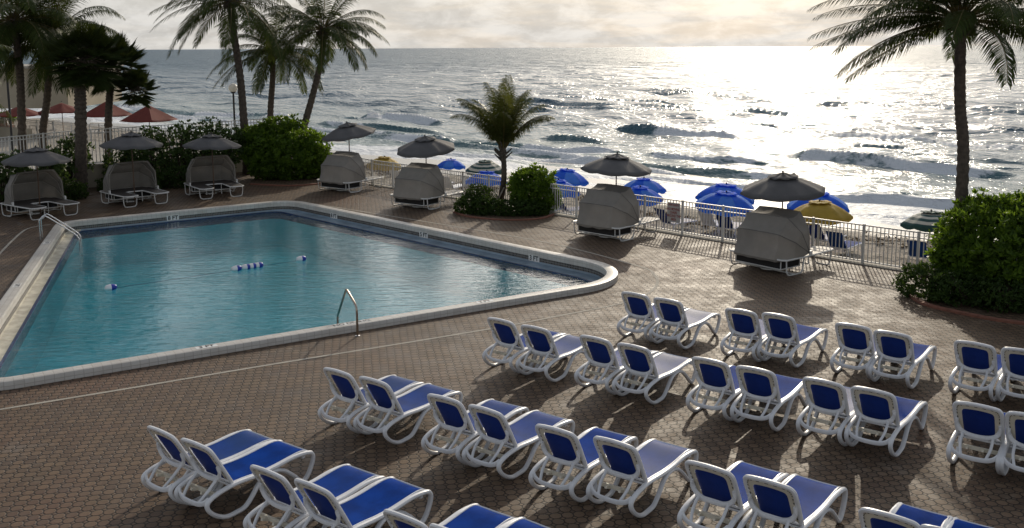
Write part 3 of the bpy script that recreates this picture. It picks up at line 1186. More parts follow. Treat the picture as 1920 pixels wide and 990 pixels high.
# ------------------------------------------------------------------ cabana beds with folding hoods
def make_cabana(label, bedmat, seed):
    r2 = random.Random(seed)
    root = thing('cabana_bed', label, 'cabana bed', group='double cabana beds with grey hoods')
    zb = .42
    W = .92
    L1, L2 = 1.05, 2.28
    # bed platform: back part and two tongues, one outline
    outl = [(0.08, -W), (L1, -W), (L2 - .12, -W + .06), (L2, -W + .18), (L2 - .02, -W + .52), (L2 - .14, -W + .60), (L1 + .05, -.34), (L1 - .02, -.26),
            (L1 - .02, .26), (L1 + .05, .34), (L2 - .14, W - .60), (L2 - .02, W - .52), (L2, W - .18), (L2 - .12, W - .06), (L1, W), (0.08, W), (0, W - .1), (0, -W + .1)]
    bm = bmesh.new()
    vs = [bm.verts.new((x, y, zb)) for x, y in outl]
    f = bm.faces.new(vs)
    r = bmesh.ops.extrude_face_region(bm, geom=[f])
    bmesh.ops.translate(bm, verts=[e for e in r['geom'] if isinstance(e, bmesh.types.BMVert)], vec=(0, 0, 0.022))
    bmesh.ops.recalc_face_normals(bm, faces=bm.faces[:])
    me = bpy.data.meshes.new('bed')
    bm.to_mesh(me)
    bm.free()
    me.materials.append(MATS[bedmat])
    o = bpy.data.objects.new('bed', me)
    COL.objects.link(o)
    o.parent = root
    b = MB()
    b.tube([(x, y, zb + .005) for x, y in outl], 0.024, 8, closed=True)
    b.build('bed_rim', 'metal_white', root)

    def uleg(p, q, r_=0.1):
        p, q = Vector(p), Vector(q)
        e_ = (q - p)
        b = MB()
        a1, a2 = p + Vector((0, 0, zb)), q + Vector((0, 0, zb))
        pts_ = [a1, p * .98 + q * .02 + Vector((0, 0, .2)), p * .93 + q * .07 + Vector((0, 0, .07)), p * .78 + q * .22 + Vector((0, 0, .018)), p * .22 + q * .78 + Vector((0, 0, .018)), p * .07 + q * .93 + Vector((0, 0, .07)), p * .02 + q * .98 + Vector((0, 0, .2)), a2]
        b.tube(smooth_path(pts_, 5), 0.018, 8)
        b.build('leg', 'metal_white', root)
    uleg((.10, -W + .03, 0), (.82, -W + .03, 0))
    uleg((.10, W - .03, 0), (.82, W - .03, 0))
    uleg((L2 - .22, -W + .07, 0), (L2 - .22, -W + .58, 0))
    uleg((L2 - .22, W - .07, 0), (L2 - .22, W - .58, 0))
    b = MB()
    b.tube([(.46, -W + .03, .02), (.46, W - .03, .02)], 0.016, 8)
    b.tube([(L1, -W + .05, .2), (L1, W - .05, .2)], 0.016, 8)
    for sgn in (-1, 1):
        b.tube([(L1, sgn * (W - .05), .2), (L1, sgn * (W - .05), zb)], 0.016, 8)
        b.tube([(L1, sgn * .3, .02), (L1, sgn * .3, zb)], 0.016, 8)
    b.build('brace_bar', 'metal_white', root)
    b = MB()
    b.box((.50, 0, .28), (.78, 1.42, .24))
    sb = b.build('storage_box', 'black_panel', root, smooth=False, bevel=0.008)
    b = MB()
    for z_ in (.155, .405):
        b.tube([(.10, -.72, z_), (.90, -.72, z_), (.90, .72, z_), (.10, .72, z_)], 0.016, 6, closed=True)
    for x_, y_ in ((.10, -.72), (.90, -.72), (.90, .72), (.10, .72)):
        b.tube([(x_, y_, .155), (x_, y_, .405)], 0.016, 6)
    b.build('box_frame', 'metal_white', sb)
    # hood: canvas over four hoops that pivot on the bed sides
    px_, pz_ = 1.02, zb + .08
    angs = [-4, 30, 58, 86]
    Rh = [1.10, 1.12, 1.10, 1.06]

    def bow(ang, R_, hw=W + .01):
        ca, sa = math.cos(math.radians(ang)), math.sin(math.radians(ang))
        base_ = [(-hw, 0.0), (-hw, .30), (-hw + .01, .60), (-hw + .14, .80), (-hw + .28, 1.0), (-.3, 1.02), (0, 1.02), (.3, 1.02), (hw - .28, 1.0), (hw - .14, .80), (hw - .01, .60), (hw, .30), (hw, 0.0)]
        return [Vector((px_ - ca * r_ * R_, y_, pz_ + sa * r_ * R_)) for y_, r_ in base_]
    def dense(P_, k=4):
        return [P_[i].lerp(P_[i + 1], j / k) for i in range(len(P_) - 1) for j in range(k)] + [P_[-1]]
    bows = [dense(bow(a_, R_)) for a_, R_ in zip(angs, Rh)]

    def crumple(p, amt):
        c_ = Vector((px_, p.y * .9, pz_))
        q = p - c_
        if q.length < 1e-4 or amt <= 0:
            return p
        wr = mnoise.noise(Vector((p.x * 1.9 + seed * 7, p.y * 2.6, p.z * 2.2))) * .030
        wr += mnoise.noise(Vector((p.x * 3 + seed, p.y * 9, p.z * 3))) * .014
        wr += mnoise.noise(Vector((p.x * 11 + seed, p.y * 6, p.z * 13))) * .006
        return p + q.normalized() * wr * amt * min(1, q.length * 2)
    b = MB()
    kk = len(bows[0])
    for k in range(3):
        rows_h = []
        for j in range(9):
            t_ = j / 8
            rr_ = []
            for a_, b_ in zip(bows[k], bows[k + 1]):
                p = a_.lerp(b_, t_)
                c_ = Vector((px_, p.y * .9, pz_))
                p = p + (c_ - p) * .045 * math.sin(PI * t_) * min(1, (p - c_).length)
                rr_.append(crumple(p, .25 + .75 * math.sin(PI * t_)))
            rows_h.append(rr_)
        b.add([p for r_ in rows_h for p in r_], [(i * kk + j, i * kk + j + 1, (i + 1) * kk + j + 1, (i + 1) * kk + j) for i in range(8) for j in range(kk - 1)])
    # loose hem dropping below the last hoop
    top_ = [crumple(p, .25) for p in bows[0]]
    hem = []
    for i, p in enumerate(top_):
        e_ = min(1, min(i, kk - 1 - i) / 6)
        hem.append(p + Vector((.02, 0, -(.05 + .07 * abs(mnoise.noise(Vector((seed * 3 + p.y * 2.2, .3, 1)))))) ) * e_)
    b.add(top_ + hem, [(j + 1, j, kk + j, kk + j + 1) for j in range(kk - 1)])
    hd = b.build('hood', 'grey_canvas', root)
    b = MB()
    for k in (1, 2):
        b.tube([crumple(p, .25) + (p - Vector((px_, p.y * .9, pz_))).normalized() * .004 for p in bows[k]], .007, 4)
    b.build('seam', 'grey_canopy', hd)
    b = MB()
    for a_, R_ in zip(angs, Rh):
        b.tube(smooth_path(bow(a_, R_ * .955, W - .03), 3), 0.010, 6)
    b.build('hoop', 'bed_mesh', hd)
    for sgn in (-1, 1):
        b = MB()
        b.box((px_ + .03, sgn * (W + .015), pz_ - .01), (.10, .05, .14))
        b.build('pivot_bracket', 'plate', root, bevel=0.01)
    b = MB()
    b.lathe([(.24, .0), (.24, .035), (.20, .05), (.05, .06)], c=(.60, 0, 0), n=20)
    b.build('base_plate', 'plate', root)
    return root


def make_umbrella(label, name, canopy, pole, R, Hc, Hp, group, cat='umbrella', n=8, vent=True, tilt=(0, 0)):
    """canopy: a material, or a list cycled over the panels"""
    root = thing(name, label, cat, group=group)
    cm = canopy if isinstance(canopy, list) else [canopy]
    b = MB()
    b.tube([(0, 0, 0), (0, 0, Hp * .5), (0, 0, Hp + Hc - .03)], 0.021, 10)
    b.build('pole', pole, root)
    Rm = Matrix.Rotation(tilt[0], 3, 'X') @ Matrix.Rotation(tilt[1], 3, 'Y')
    ctr = Vector((0, 0, Hp))

    def canopy_pt(a, t_, dome):
        """t_ 0 at apex, 1 at the edge"""
        k = (a * n / (2 * PI)) % 1.0
        chord = math.cos(PI / n) / math.cos((k - .5) * 2 * PI / n)
        rr_ = R * t_ * (1 - (1 - chord) * 1.0)
        z_ = Hc * (1 - t_) + dome * Hc * math.sin(PI * t_) - .03 * R * math.sin(PI * k) * t_
        return ctr + Rm @ Vector((rr_ * math.cos(a), rr_ * math.sin(a), z_))
    dome = 0.10 if name == 'patio_umbrella' else (0.0 if name == 'market_umbrella' else 0.32)
    b = MB()
    S, T = 4, 7
    t0 = .16 if vent else 0.02
    vs, fs, mi = [], [], []
    for j in range(n * S):
        for i in range(T + 1):
            vs.append(canopy_pt(2 * PI * j / (n * S), t0 + (1 - t0) * i / T, dome))
    for j in range(n * S):
        j2 = (j + 1) % (n * S)
        for i in range(T):
            f_ = [(j * (T + 1) + i, j * (T + 1) + i + 1, j2 * (T + 1) + i + 1, j2 * (T + 1) + i)]
            if len(cm) > 1 and name == 'striped_umbrella':
                m_ = (T - 1 - i) % 2
            elif len(cm) > 1:
                m_ = (j // S) % len(cm)
            else:
                m_ = 0
            b.add([], [], 0)
            fs.append(f_[0])
            mi.append(m_)
    b.v = [tuple(v) for v in vs]
    b.f = [list(f_) for f_ in fs]
    b.m = mi
    can = b.build('canopy', cm, root, solid=0.004)
    # short valance
    if name != 'market_umbrella':
        b = MB()
        vs, fs = [], []
        N_ = n * S
        for j in range(N_):
            p = canopy_pt(2 * PI * j / N_, 1.0, dome)
            k = (j / S) % 1.0
            vs.append(p)
            vs.append(p + Vector((0, 0, -(.06 + .035 * math.sin(PI * k)))) * (1.2 if 'beach' in name or 'striped' in name else .7))
        for j in range(N_):
            j2 = (j + 1) % N_
            fs.append((2 * j, 2 * j + 1, 2 * j2 + 1, 2 * j2))
        b.add(vs, fs)
        b.build('valance', cm[0], can)
    if vent:
        b = MB()
        vs, fs = [], []
        N_ = n * S
        for j in range(N_):
            for i in range(4):
                t_ = .01 + .36 * i / 3
                p = canopy_pt(2 * PI * j / N_, t_, dome)
                k = (j / S) % 1.0
                p = p + Vector((0, 0, .045 + .012 * math.sin(2 * PI * j / S) + (.03 * math.sin(PI * k) if i == 3 else 0)))
                vs.append(p)
        for j in range(N_):
            j2 = (j + 1) % N_
            for i in range(3):
                fs.append((j * 4 + i, j * 4 + i + 1, j2 * 4 + i + 1, j2 * 4 + i))
        b.add(vs, fs)
        b.build('vent_cap', cm[0], root, solid=0.004)
    b = MB()
    top = ctr + Rm @ Vector((0, 0, Hc + .05))
    b.lathe([(.012, 0), (.03, .015), (.03, .04), (.008, .06)], c=top, n=10)
    b.build('finial', 'dark', root)
    for k in range(n):
        b = MB()
        a = 2 * PI * k / n
        p, q = canopy_pt(a, .1, dome), canopy_pt(a, .98, dome)
        m_ = canopy_pt(a, .55, dome)
        b.tube([p - Vector((0, 0, .02)), m_ - Vector((0, 0, .02)), q - Vector((0, 0, .02))], 0.009, 5)
        b.tube([Vector((0, 0, Hp - .12)), m_ - Vector((0, 0, .025))], 0.007, 5)
        b.build('rib', pole, root)
    return root


CAB = [
    # foot-of-bed middle or back middle, facing, label
    ((6.31, 24.93), math.radians(38), 'grey hooded cabana bed by the fence, nearest the big right shrub', 'bed_mesh'),
    ((2.50, 29.39), math.radians(46), 'grey hooded cabana bed between the fence sign and the round island shrub', 'bed_mesh'),
    ((-3.82, 35.30), math.radians(53), 'grey hooded cabana bed just left of the small palm island', 'bed_mesh'),
    ((-7.36, 39.60), math.radians(54), 'grey hooded cabana bed beside the large leafy shrub at the fence end', 'bed_mesh'),
]
UMBX = 1.06
ulabs = ['grey umbrella over the hooded bed nearest the right shrub', 'grey umbrella over the hooded bed beside the fence sign', 'grey umbrella over the hooded bed left of the small palm', 'grey umbrella over the hooded bed beside the large leafy shrub',
         'grey umbrella over the shaded bed nearest the lamp post', 'grey umbrella over the shaded bed between the two stout palm trunks', 'grey umbrella over the shaded bed at the left edge']
LEFT = [((-11.40, 38.10), math.radians(-57), 'shaded cabana bed facing the pool below the lamp post', 'shaded_bed_mesh'),
        ((-13.70, 36.30), math.radians(-46), 'shaded cabana bed facing the pool, middle one by the low wall', 'shaded_bed_mesh'),
        ((-15.95, 33.75), math.radians(-38), 'shaded cabana bed at the left edge beside the pool ladder', 'shaded_bed_mesh')]
UT = [(1471, 321), (1160, 286), (797, 253), (651, 228), (404, 249), (254, 246), (68, 274)]
cab_list = []
for (x, y), a, lab, bm_ in CAB:
    cab_list.append((x, y, a, lab, bm_))
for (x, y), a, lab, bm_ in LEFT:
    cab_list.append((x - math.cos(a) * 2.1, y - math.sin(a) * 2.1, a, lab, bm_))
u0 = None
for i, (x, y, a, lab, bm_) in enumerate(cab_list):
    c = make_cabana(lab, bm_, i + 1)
    c.location = (x, y, 0)
    c.rotation_euler = (0, 0, a)
    ux_, uy_ = x + math.cos(a) * UMBX, y + math.sin(a) * UMBX
    tilt = [(0.05, -0.05), (0.03, 0.05), (0.10, -0.12), (0.06, -0.16), (0, 0.03), (0.02, 0.02), (0.02, 0.0)][i]
    ztop = atd(UT[i][0], UT[i][1], uy_).z
    u = make_umbrella(ulabs[i], 'patio_umbrella', 'grey_canopy', 'brown_pole', 1.14, .42, ztop - .50, 'grey umbrellas over the cabana beds', tilt=tilt)
    u.location = (ux_, uy_, 0)
    u.rotation_euler = (0, 0, rnd.uniform(0, 0.7))

# ------------------------------------------------------------------ fence with sign
def fence_run(label, p, q, name, bay=1.45, h=1.07, z0=0.0, pick=0.118, mname='fence_paint', r=0.010):
    p, q = Vector(p), Vector(q)
    L = (q - p).length
    d = (q - p).normalized()
    ang = math.atan2(d.y, d.x)
    root = thing(name, label, 'fence', (p.x, p.y, z0), ang)
    nb_ = max(1, round(L / bay))
    bw = L / nb_
    for i in range(nb_ + 1):
        b = MB()
        b.box((i * bw, 0, h / 2 + .01), (.06, .06, h + .02))
        b.build('post', mname, root, smooth=False)
    for i in range(nb_):
        b = MB()
        x0, x1 = i * bw + .03, (i + 1) * bw - .03
        b.box(((x0 + x1) / 2, 0, h - .015), (x1 - x0, .045, .035))
        b.box(((x0 + x1) / 2, 0, h - .16), (x1 - x0, .035, .028))
        b.box(((x0 + x1) / 2, 0, .085), (x1 - x0, .035, .028))
        np_ = int((x1 - x0) / pick)
        for k in range(np_):
            xx = x0 + (x1 - x0) * (k + 1) / (np_ + 1)
            b.box((xx, 0, (h + .04) / 2), (2 * r, 2 * r, h - .07))
        b.build('picket_panel', mname, root, smooth=False)
    return root


fr1 = fence_run('white picket fence along the beach edge of the deck', FENCE[2], FENCE[3], 'picket_fence')
fr2 = fence_run('pale seafront fence of the neighbouring terrace behind the red umbrellas', FENCE[0], FENCE[1], 'picket_fence', bay=2.2, pick=0.16, r=0.009)
fr3 = fence_run('short seafront fence behind the large leafy shrub and lamp post', FENCE[1], FENCE[2], 'picket_fence', bay=1.8, pick=0.14)

SIDEW = [(-23.5, 29.5), (-18.3, 41.0), (-12.0, 47.3)]
for k, (lab, lab2) in enumerate((('low beige wall behind the left cabana beds', 'tall white picket fence on the wall behind the left cabana beds'), ('low beige wall end towards the lamp post', 'tall white picket fence on the wall end near the lamp post'))):
    p, q = Vector(SIDEW[k]), Vector(SIDEW[k + 1])
    b = MB()
    c_ = (p + q) / 2
    b.box((0, 0, .45), ((q - p).length, .2, .9))
    b.box((0, 0, .93), ((q - p).length, .26, .06))
    o = b.build('garden_wall', 'beige_wall', smooth=False, loc=(c_.x, c_.y, 0))
    o.rotation_euler = (0, 0, math.atan2((q - p).y, (q - p).x))
    tag(o, lab, 'wall')
    fence_run(lab2, p, q, 'picket_fence', bay=1.5, h=1.5, z0=.96, pick=0.16, r=0.013)

# sign hung on the fence
P_, Q_ = FENCE[2], FENCE[3]
fd = (Q_ - P_).normalized()
sgp = at(1271, 436, 0).to_2d()
ts = (sgp - P_).dot(fd)
sp_ = P_ + fd * ts - NV * 0.035
sgn_ = thing('fence_sign', 'white sign with red capital letters hung on the beach fence', 'sign', (sp_.x, sp_.y, 0.45))
mw = frame_mat((0, 0, .22), Vector((fd.x, fd.y, 0)), (0, 0, 1))
b = MB()
b.box((0, 0, 0), (.50, .62, .012))
o = b.build('board', 'sign_white', sgn_, smooth=False)
o.matrix_local = mw
for k, tx in enumerate(('DEAR GUESTS', 'NO MOVING', 'CHAIRS', 'AROUND THE', 'AREA')):
    yy = (.235, .10, -.005, -.11, -.22)[k]
    t_ = text_obj('lettering', tx, .098 if len(tx) < 11 else .08, 'sign_red', Matrix.Translation((0, yy, 0.009)), o)
    t_.scale = (0.82, 1.15, 1)

# kerb under the fence and terracotta edging of the beds
def kerb_strip(name, path, wdt, hgt, m):
    b = MB()
    vs, fs = [], []
    pts_ = [Vector((p[0], p[1], 0)) for p in path]
    for i, p in enumerate(pts_):
        t_ = (pts_[min(i + 1, len(pts_) - 1)] - pts_[max(i - 1, 0)]).normalized()
        n_ = Vector((-t_.y, t_.x, 0))
        for sgn, z_ in ((-1, 0.0), (-1, hgt), (1, hgt), (1, 0.0)):
            q = p + n_ * sgn * wdt / 2
            vs.append((q.x, q.y, z_))
    for i in range(len(pts_) - 1):
        for j in range(3):
            fs.append((4 * i + j, 4 * i + j + 1, 4 * i + 5 + j, 4 * i + 4 + j))
    b.add(vs, fs)
    return tag(b.build(name, m, smooth=False), kind='structure')


kerb_strip('kerb', [FENCE[2] - NV * .02, FENCE[3] - NV * .02], .32, .035, 'kerb')
kerb_strip('kerb', [p.to_2d() for p in smooth_path([at(1708, 555, 0), at(1735, 572, 0), at(1800, 588, 0), at(1880, 603, 0), at(1990, 615, 0)], 5)], .14, .05, 'terracotta')
kerb_strip('kerb', [p.to_2d() for p in smooth_path([at(852, 398, 0), at(880, 407, 0), at(945, 413, 0), at(1010, 411, 0), at(1040, 402, 0)], 5)], .12, .04, 'terracotta')
kerb_strip('kerb', [p.to_2d() for p in smooth_path([at(470, 346, 0), at(540, 349, 0), at(600, 345, 0), at(622, 338, 0)], 5)], .14, .05, 'terracotta')

# ------------------------------------------------------------------ plants
def leaf_mesh(name, P, D, S, L, Wd, m, parent, bend=None):
    """P base, D axis, S side (unit, n x 3), L length, Wd width: one diamond leaf of 2 triangles folded at the rib"""
    n = len(P)
    mid = P + D * (L * .5)[:, None]
    nrm = np.cross(D, S)
    up = nrm * (Wd * .18)[:, None]
    tip = P + D * L[:, None] - nrm * (L * .12)[:, None]
    V = np.stack([P, mid + S * (Wd * .5)[:, None] + up, tip, mid - S * (Wd * .5)[:, None] + up], 1).reshape(-1, 3)
    idx = np.arange(n)[:, None] * 4
    Q = np.stack([idx[:, 0], idx[:, 0] + 1, idx[:, 0] + 2, idx[:, 0], idx[:, 0] + 2, idx[:, 0] + 3], 1).reshape(-1, 3)
    me = bpy.data.meshes.new(name)
    me.vertices.add(len(V))
    me.vertices.foreach_set('co', V.astype(np.float32).ravel())
    me.loops.add(Q.size)
    me.loops.foreach_set('vertex_index', Q.astype(np.int32).ravel())
    me.polygons.add(len(Q))
    me.polygons.foreach_set('loop_start', np.arange(0, Q.size, 3, dtype=np.int32))
    me.polygons.foreach_set('loop_total', np.full(len(Q), 3, dtype=np.int32))
    me.update(calc_edges=True)
    me.validate()
    me.materials.append(MATS[m])
    o = bpy.data.objects.new(name, me)
    COL.objects.link(o)
    if parent:
        o.parent = parent
    return o


def unit(a):
    return a / np.maximum(np.linalg.norm(a, axis=1, keepdims=True), 1e-9)


def rosettes(C, Dm, per, L, Wd, spread, jit=0.25):
    """per leaves around each rosette centre C with axis Dm"""
    n = len(C)
    C = np.repeat(C, per, 0)
    Dm = np.repeat(Dm, per, 0)
    a = rs.rand(n * per) * 2 * PI
    t1 = unit(np.cross(Dm, unit(rs.normal(size=(n * per, 3)))))
    t2 = np.cross(Dm, t1)
    D = unit(Dm * (1 - spread) + (t1 * np.cos(a)[:, None] + t2 * np.sin(a)[:, None]) * spread + rs.normal(size=(n * per, 3)) * jit * .4)
    S = unit(np.cross(D, Dm + rs.normal(size=Dm.shape) * .3))
    l = L * rs.uniform(.7, 1.25, n * per)
    wd = Wd * rs.uniform(.8, 1.2, n * per)
    return C, D, S, l, wd


def lumpy_shell(blobs, dens, depth=.35, zmin=.02):
    """rosette centres on/inside a union of ellipsoids; returns centres and outward directions"""
    Cs, Ds = [], []
    for (cx, cy, cz, rx, ry, rz) in blobs:
        area = 4 * PI * ((rx * ry) ** 1.6 / 3 + (rx * rz) ** 1.6 / 3 + (ry * rz) ** 1.6 / 3) ** (1 / 1.6)
        n = int(area * dens)
        d = unit(rs.normal(size=(n, 3)))
        lump = np.array([1 + .24 * mnoise.noise(Vector((x * 2.3 + cx, y * 2.3 + cy, z * 2.3 + cz))) + .10 * mnoise.noise(Vector((x * 6 + cx, y * 6, z * 6))) for x, y, z in d])
        rr_ = (1 - depth * rs.rand(n) ** 2.2) * lump
        rr_ = rr_ * np.where((rs.rand(n) < .07) & (d[:, 2] > -.1), rs.uniform(1.06, 1.22, n), 1.0)
        C = d * np.array([rx, ry, rz]) * rr_[:, None] + np.array([cx, cy, cz])
        N = unit(d / np.array([rx, ry, rz]))
        keep = C[:, 2] > zmin
        for (ax, ay, az_, bx_, by_, bz_) in blobs:
            if (ax, ay, az_) == (cx, cy, cz):
                continue
            q = ((C - np.array([ax, ay, az_])) / np.array([bx_, by_, bz_])) ** 2
            keep &= q.sum(1) > .5
        Cs.append(C[keep])
        Ds.append(N[keep])
    return np.concatenate(Cs), np.concatenate(Ds)


def bush(label, name, cat, blobs, dens=110, per=6, L=.11, Wd=.05, m='bush_leaf', depth=.35, stems=10, upb=.45, group=None, spread=.62):
    cx = sum(b_[0] for b_ in blobs) / len(blobs)
    cy = sum(b_[1] for b_ in blobs) / len(blobs)
    root = thing(name, label, cat, (cx, cy, 0), group=group)
    bl = [(b_[0] - cx, b_[1] - cy, *b_[2:]) for b_ in blobs]
    C, N = lumpy_shell(bl, dens, depth)
    N = unit(N + np.array([0, 0, upb]) + rs.normal(size=N.shape) * .25)
    leaf_mesh('foliage', *rosettes(C, N, per, L, Wd, spread), m, root)
    b = MB()
    for (x, y, z, rx, ry, rz) in bl:
        for k in range(stems):
            a = rnd.uniform(0, 2 * PI)
            e_ = Vector((x + math.cos(a) * rx * .7 * rnd.random(), y + math.sin(a) * ry * .75 * rnd.random(), z + rz * rnd.uniform(.2, .8)))
            s_ = Vector((x * .8, y * .8, -.02))
            b.tube([s_, s_.lerp(e_, .5) + Vector((rnd.uniform(-.1, .1), rnd.uniform(-.1, .1), .1)), e_], [.03, .02, .008], 5)
    b.tube([(q_[0] * .8, q_[1] * .8, .0) for q_ in bl], .03, 5)
    b.build('branches', 'stem', root)
    return root


# right-hand shrub bed
bush('large round glossy green shrub at the right edge of the deck', 'shrub', 'shrub',
     [(11.45, 22.7, 1.15, 1.30, 1.25, 1.15), (12.7, 22.2, 1.35, 1.5, 1.4, 1.25), (10.75, 22.6, .8, .8, .8, .7), (12.1, 21.6, .9, 1.5, .9, .9), (13.4, 21.6, 1.1, 1.2, 1.2, 1.2)], dens=105, per=7, L=.155, Wd=.068)
bush('low dark groundcover hedge in front of the large right shrub', 'low_hedge', 'hedge',
     [(9.55, 22.35, .32, .55, .5, .42), (10.1, 21.7, .3, .7, .5, .38), (11.0, 21.1, .3, .8, .45, .38), (12.0, 20.7, .3, .9, .45, .36), (13.1, 20.3, .3, .9, .45, .36)], dens=170, per=6, L=.09, Wd=.04, m='ground_leaf')
# island with the small palm
bush('bright green rounded shrub right of the small palm on the island', 'shrub', 'shrub',
     [(.78, 34.6, .78, .82, .75, .78), (.45, 34.5, 1.0, .45, .5, .45), (1.1, 34.4, .5, .6, .55, .5)], dens=150, per=7, L=.13, Wd=.058)
bush('low dark clipped shrub left of the small palm on the island', 'low_hedge', 'hedge',
     [(-1.2, 34.7, .45, .55, .5, .5), (-1.5, 34.3, .25, .55, .45, .33), (-.9, 34.0, .25, .6, .4, .33), (-.2, 33.8, .22, .7, .38, .3), (.6, 33.75, .22, .7, .36, .28)], dens=210, per=6, L=.085, Wd=.04, m='ground_leaf')
# middle shrub behind the pool corner
bush('large dense leafy shrub at the foot of the leaning palm trio', 'shrub', 'shrub',
     [(-10.0, 43.9, .95, 1.5, 1.1, 1.05), (-9.3, 43.9, 1.2, 1.0, 1.0, .95), (-11.0, 43.8, .85, .9, .9, .9), (-9.0, 44.0, .7, .85, .8, .75), (-11.6, 44.6, 1.5, 1.0, .8, .9), (-10.6, 45.0, 1.9, 1.2, .9, .8)], dens=85, per=7, L=.17, Wd=.075, depth=.7)
# left hedge behind the cabana beds, open and twiggy
HED = [((-19.0, 36.0), 1.9), ((-18.3, 37.6), 1.7), ((-18.2, 40.0), 2.1), ((-16.4, 41.6), 1.8), ((-15.7, 41.6), 2.3), ((-14.6, 42.3), 2.4), ((-13.6, 43.0), 2.5), ((-12.9, 43.6), 2.2)]
hl = ['open leafy shrub at the far left edge behind the shaded bed', 'open leafy shrub behind the left-edge grey umbrella', 'tall open shrub between the two stout palm trunks', 'open shrub behind the middle shaded bed, left side', 'tall shrub in front of the nearest red umbrella', 'twiggy tall shrub between two grey umbrellas with wall behind', 'tallest twiggy shrub right of the nearest red umbrella', 'open shrub behind the shaded bed below the lamp post']
for k, ((x, y), hh) in enumerate(HED):
    bush(hl[k], 'shrub', 'shrub', [(x, y, hh * .62, .95, .6, hh * .40), (x + .3, y + .2, hh * .8, .6, .5, hh * .3), (x - .4, y - .1, hh * .5, .6, .5, hh * .32)], dens=30, per=6, L=.16, Wd=.08, m='hedge_leaf', depth=.8, stems=7)
bush('dark low planting along the foot of the wall behind the shaded beds', 'low_hedge', 'hedge',
     [(-18.6, 36.6, .3, .9, .7, .45), (-17.6, 38.0, .3, .9, .7, .45), (-16.3, 40.2, .25, .8, .5, .4), (-15.4, 40.3, .35, .9, .7, .5), (-14.2, 41.3, .35, .9, .7, .5), (-13.0, 42.2, .35, .9, .6, .5)], dens=90, per=6, L=.12, Wd=.05, m='ground_leaf')


def palm_frond(b_lists, base, az_, el, Lf, droop, wind, leafL, nleaf=46, seed=0, curl=0.75, lw=.036):
    r2 = random.Random(seed)
    P, D, S, Ls, Ws = b_lists['P'], b_lists['D'], b_lists['S'], b_lists['L'], b_lists['W']
    p = Vector(base)
    d = Vector((math.cos(az_) * math.cos(el), math.sin(az_) * math.cos(el), math.sin(el)))
    seg = 16
    path = [p.copy()]
    tang = [d.copy()]
    for i in range(seg):
        t_ = (i + 1) / seg
        d = (d + Vector((0, 0, -droop * t_ / seg * 2.2)) + Vector(wind) * (t_ / seg)).normalized()
        p = p + d * (Lf / seg)
        path.append(p.copy())
        tang.append(d.copy())
    b_lists['rach'].append((path, [max(.006, .030 * (1 - i / (seg + .5))) for i in range(seg + 1)]))
    for i in range(nleaf):
        t_ = .14 + .86 * i / (nleaf - 1)
        fi = t_ * seg
        k = min(int(fi), seg - 1)
        q = path[k].lerp(path[k + 1], fi - k)
        tg = tang[k].lerp(tang[k + 1], fi - k).normalized()
        side = tg.cross(Vector((0, 0, 1)))
        if side.length < .05:
            side = Vector((1, 0, 0))
        side.normalize()
        upv = side.cross(tg)
        ll = leafL * (math.sin(PI * min(1, .12 + t_ * .80)) ** .7) * r2.uniform(.85, 1.1)
        for sg in (-1, 1):
            dd = (side * sg * r2.uniform(.75, .95) + tg * (.45 + .45 * t_) + upv * r2.uniform(-.15, .12) + Vector((0, 0, -.30 * curl)) + Vector(wind) * .35).normalized()
            dd2 = (dd + Vector((0, 0, -.75 * curl)) + Vector(wind) * .3).normalized()
            sd_ = dd.cross(upv).normalized()
            P.append(q[:])
            D.append(dd[:])
            S.append(sd_[:])
            Ls.append(ll)
            Ws.append(lw + .012 * ll)
            b_lists['D2'].append(dd2[:])


def frond_leaves(name, bl, m, parent):
    P, D, D2, S = (np.array(bl[k]) for k in ('P', 'D', 'D2', 'S'))
    L, Wd = np.array(bl['L']), np.array(bl['W'])
    n = len(P)
    m1 = P + D * (L * .5)[:, None]
    tip = m1 + D2 * (L * .5)[:, None]
    hw = (Wd * .5)[:, None]
    V = np.stack([P - S * hw * .6, P + S * hw * .6, m1 + S * hw, m1 - S * hw, tip], 1).reshape(-1, 3)
    V[:, 0:3] = V[:, 0:3]
    fs = []
    for i in range(n):
        o = 5 * i
        fs.append((o, o + 1, o + 2, o + 3))
        fs.append((o + 3, o + 2, o + 4))
    me = bpy.data.meshes.new(name)
    me.from_pydata(V.tolist(), [], fs)
    nq = len(fs)
    me.materials.append(MATS[m])
    # rachises go into the same crown
    b = MB()
    for path, rr_ in bl['rach']:
        b.tube(path, rr_, 5)
    o0 = len(V)
    allv = V.tolist() + b.v
    allf = fs + [[i + o0 for i in f_] for f_ in b.f]
    me = bpy.data.meshes.new(name)
    me.from_pydata(allv, [], allf)
    me.materials.append(MATS[m])
    me.materials.append(MATS['palm_dry'])
    me.polygons.foreach_set('material_index', [0] * nq + [1] * len(b.f))
    me.update()
    o = bpy.data.objects.new(name, me)
    COL.objects.link(o)
    if parent:
        o.parent = parent
    return o


def newlists():
    return {k: [] for k in ('P', 'D', 'D2', 'S', 'L', 'W', 'rach')}


def trunk_mesh(path, r0, r1, parent, flare=1.5, ring_=.075):
    pts_ = smooth_path(path, 8)
    k = len(pts_)
    L = sum((pts_[i + 1] - pts_[i]).length for i in range(k - 1))
    n_ = int(L / .10)
    # resample finely for leaf-scar rings
    res, rad = [], []
    for i in range(n_ + 1):
        f_ = i / n_ * (k - 1)
        j = min(int(f_), k - 2)
        res.append(pts_[j].lerp(pts_[j + 1], f_ - j))
        t_ = i / n_
        r_ = r0 * (1 - t_) + r1 * t_ + r0 * (flare - 1) * math.exp(-t_ * 14)
        rad.append(r_ * (1 + ring_ * (1 if i % 2 else -1) + rnd.uniform(-.03, .03)))
    b = MB()
    b.tube(res, rad, 12)
    return b.build('trunk', 'trunk', parent)


